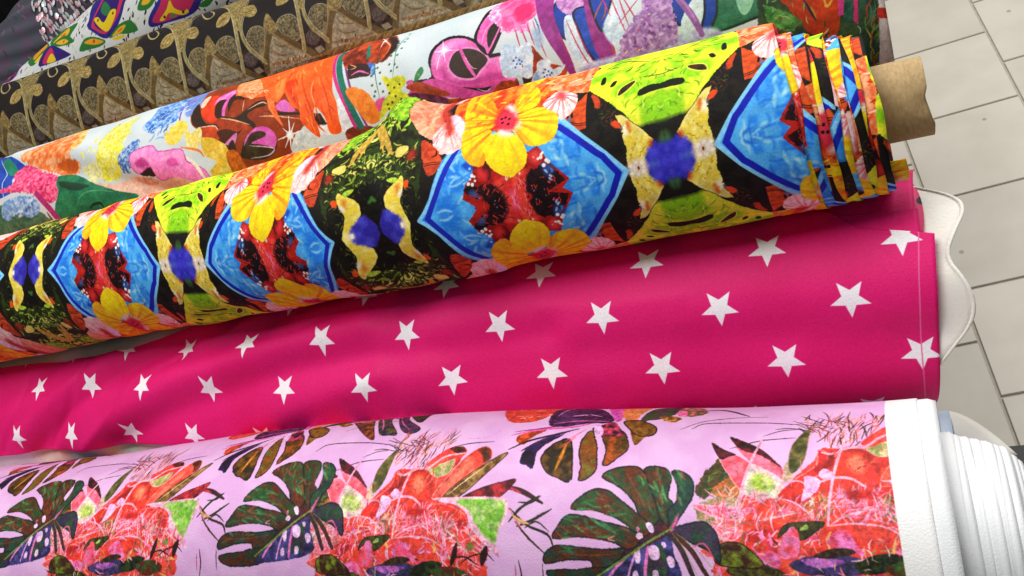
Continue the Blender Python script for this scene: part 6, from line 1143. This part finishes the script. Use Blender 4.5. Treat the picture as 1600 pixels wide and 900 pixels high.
# --- shiny sequin roll and black roll in the back corner
sq = Print(0, 500, 0, 500, 1.6, "4a525a", "5c4a5e", 22, 21)
for k in range(240):
    c_ = sq.rg.random(2) * 500; a_ = 2.2 + (sq.rg.random() - .5) * .5; l_ = 5 + 7 * sq.rg.random()
    sq.line(np.array([c_, c_ + l_ * np.array([math.cos(a_), math.sin(a_)]) + (1.5, 0), c_ + 2 * l_ * np.array([math.cos(a_), math.sin(a_)])]), 3.0, ('5a8088', '7a5a80', '9a6a78', '3c444c', '2c3640')[k % 5], f=1.5)  # tinted strokes paint the sequin sheen into the cloth colour
m_seq = print_mat("sequin_cloth", sq.image("sequin_print"), .38, 'REPEAT', .5, .6, 0)
sr = .095
def seq_c(U): a = np.radians(np.maximum(21.9 - 13.0 * (U / 1000.0 + 1.4), 8)); return 1.47 * np.cos(a), -1.47 * np.sin(a)
c0 = [float(x) for x in seq_c(-1300.0)]
seq = empty("fabric_roll", (-1.3, c0[0], H + c0[1] - sr), "dark grey shimmering roll with silver and pink sequins in the back corner", "fabric roll", ROLLS)
U, V = mg(np.linspace(-1900, -500, 240), np.linspace(-math.pi * sr * 1000, math.pi * sr * 1000, 150))
a_, b_ = seq_c(U)
DR = .003 * np.sin(V * .2 + U * .05 + 2 * np.sin(U * .013)) * np.clip((-1290 - U) / 60, 0, 1) + wr(U, V, .002, 18)
grid_obj("cloth", surf(a_, b_, sr, U, V, DR), m_seq, seq, np.stack([U / 500, V / 500], -1), .0008)
m_spark, nt, ln, b = new_mat("sequin_metal")
oi = nt.new("ShaderNodeTexCoord"); wn = nt.new("ShaderNodeTexNoise"); wn.inputs["Scale"].default_value = 60
rp = nt.new("ShaderNodeValToRGB"); e = rp.color_ramp.elements; e[0].position = .38; e[0].color = lin(hexc("f0a8b4")); e[1].position = .55; e[1].color = lin(hexc("f0fafa"))
ln.new(oi.outputs["Object"], wn.inputs["Vector"]); ln.new(wn.outputs["Fac"], rp.inputs["Fac"]); ln.new(rp.outputs["Color"], b.inputs["Base Color"])
b.inputs["Metallic"].default_value = .25; b.inputs["Roughness"].default_value = .3
vv, ff = [], []
rs = np.random.default_rng(5)
for k in range(700):                       # sequins lie in slanting rows, each tipped a little differently
    row = k // 50; uu = -1345 + (k % 50) * 6.2 + 4 * math.sin(row * .9) + rs.random() * 2; vq = -70 + row * 10.5 + rs.random() * 2
    if rs.random() < .35: continue
    A_, B_ = [float(x) for x in seq_c(uu)]
    p = surf(A_, B_, sr, np.array(uu), np.array(vq), .0022); p1 = surf(A_, B_, sr, np.array(uu), np.array(vq + 1.0), .0022)
    tv = (p1 - p) / np.linalg.norm(p1 - p); tu = np.array((1.0, 0, 0)); nn = np.cross(tu, tv)
    if nn[2] < 0: nn = -nn
    tv = tv + nn * (rs.random() - .5) * .9; tu2 = tu + nn * (rs.random() - .5) * .9
    n0 = len(vv)
    for q_ in range(8):
        an_ = q_ * math.pi / 4; vv.append(p + tu2 * .0032 * math.cos(an_) + tv * .0058 * math.sin(an_))
    vv.append(p + nn * .0006); ff += [(n0 + q_, n0 + (q_ + 1) % 8, n0 + 8) for q_ in range(8)]
so = mesh_obj("sequins", vv, ff, m_spark, seq, smooth=False); so["kind"] = "stuff"
m_black = cloth_mat("black_cloth", "0a0a0b", "121214", 40, .85, .3, .15)
kr = .16; kc = centre(18.5, 1.85)
blk = empty("fabric_roll", (-1.8, kc[0], H + kc[1] - kr), "plain black roll in the far top left corner", "fabric roll", ROLLS)
U, V = mg(np.linspace(-2400, -1180, 90), np.linspace(-math.pi * kr * 1000, math.pi * kr * 1000, 110))
grid_obj("cloth", surf(kc[0], kc[1], kr, U, V, wr(U, V, .004, 22)), m_black, blk, None, .001)
end_face(blk, -1.185, kc[0], kc[1], kr - .003, m_black)

# --- small things seen between the pink and the leaf roll at the right
m_navy, nt, ln, b = new_mat("navy_pink_print")
tc = nt.new("ShaderNodeTexCoord"); vo = nt.new("ShaderNodeTexVoronoi"); vo.inputs["Scale"].default_value = 60; ln.new(tc.outputs["Object"], vo.inputs["Vector"])
rp = nt.new("ShaderNodeValToRGB"); rp.color_ramp.interpolation = 'CONSTANT'; e = rp.color_ramp.elements
e[0].color = lin(hexc("1c1a34")); e[1].position = .42; e[1].color = lin(hexc("d83a6c"))
ln.new(vo.outputs["Distance"], rp.inputs["Fac"]); ln.new(rp.outputs["Color"], b.inputs["Base Color"]); b.inputs["Roughness"].default_value = .7
U, V = mg(np.linspace(-200, 9, 40), np.linspace(40, 120, 30))
U = U + np.clip((U + 40) / 40, 0, 1) * -.004 * (V - 66) ** 2
nv = grid_obj("cloth", surf(pcy, pcz, pr, U, V, -.0042), m_navy, None, None, .0008)
nv.name = "patterned_cloth"; tag(nv, "navy and pink cloth edge between the pink star roll and the white roll", "cloth")
m_blue = cloth_mat("blue_grey_cloth", "a9b6c8", "b8c3d2", 40, .7, .2)
c1 = centre(59.6, .86); rb = .034
o = empty("fabric_roll", (-.3, c1[0], H + c1[1] - rb), "thin pale blue grey roll between the pink star and leaf rolls", "fabric roll", ROLLS)
U, V = mg(np.linspace(-700, 3, 90), np.linspace(-math.pi * rb * 1000, math.pi * rb * 1000, 60))
grid_obj("cloth", surf(c1[0], c1[1], rb, U, V, wr(U, V, .001, 3)), m_blue, o, None, .001); end_face(o, .001, c1[0], c1[1], rb - .001, m_blue)

# --- black display table under the pile
m_tab = cloth_mat("black_steel", "0d0d0e", "151516", 20, .45, 0, .4)
tab = empty("display_table", (-.75, .75, 0), "black display table under the fabric rolls", "table")
def tpart(name, *b):
    v, f = box_verts(*b, .002); return mesh_obj(name, v, f, m_tab, tab, smooth=False)
tpart("tabletop", -1.75, -.012, .18, 1.5, H - .80, H - .776)
tpart("riser", -1.75, -.2, .70, 1.5, H - .776, H - .60)
for lx in (-1.7, -.06):
    for ly in (.24, 1.4): tpart("leg", lx - .025, lx + .025, ly - .025, ly + .025, .03, H - .80)
tpart("base", -.12, .42, .66, .925, .002, .03)

m_paper = cloth_mat("paper", "d9d4cc", "e0dcd5", 30, .8, 0)
U, S3 = mg(np.linspace(-60, 0, 12), np.linspace(0, 1, 14))
V = 66 - 60 * S3; U = U + (U + 60) / 60 * (2 + 46 * S3)
pc = centre(60.4, .93)
pp = grid_obj("paper_sheet", surf(pc[0], pc[1], .05, U, V, .0), m_paper, None, None, .0006)
tag(pp, "curled white paper sheet peeking out between the star and leaf rolls", "paper")
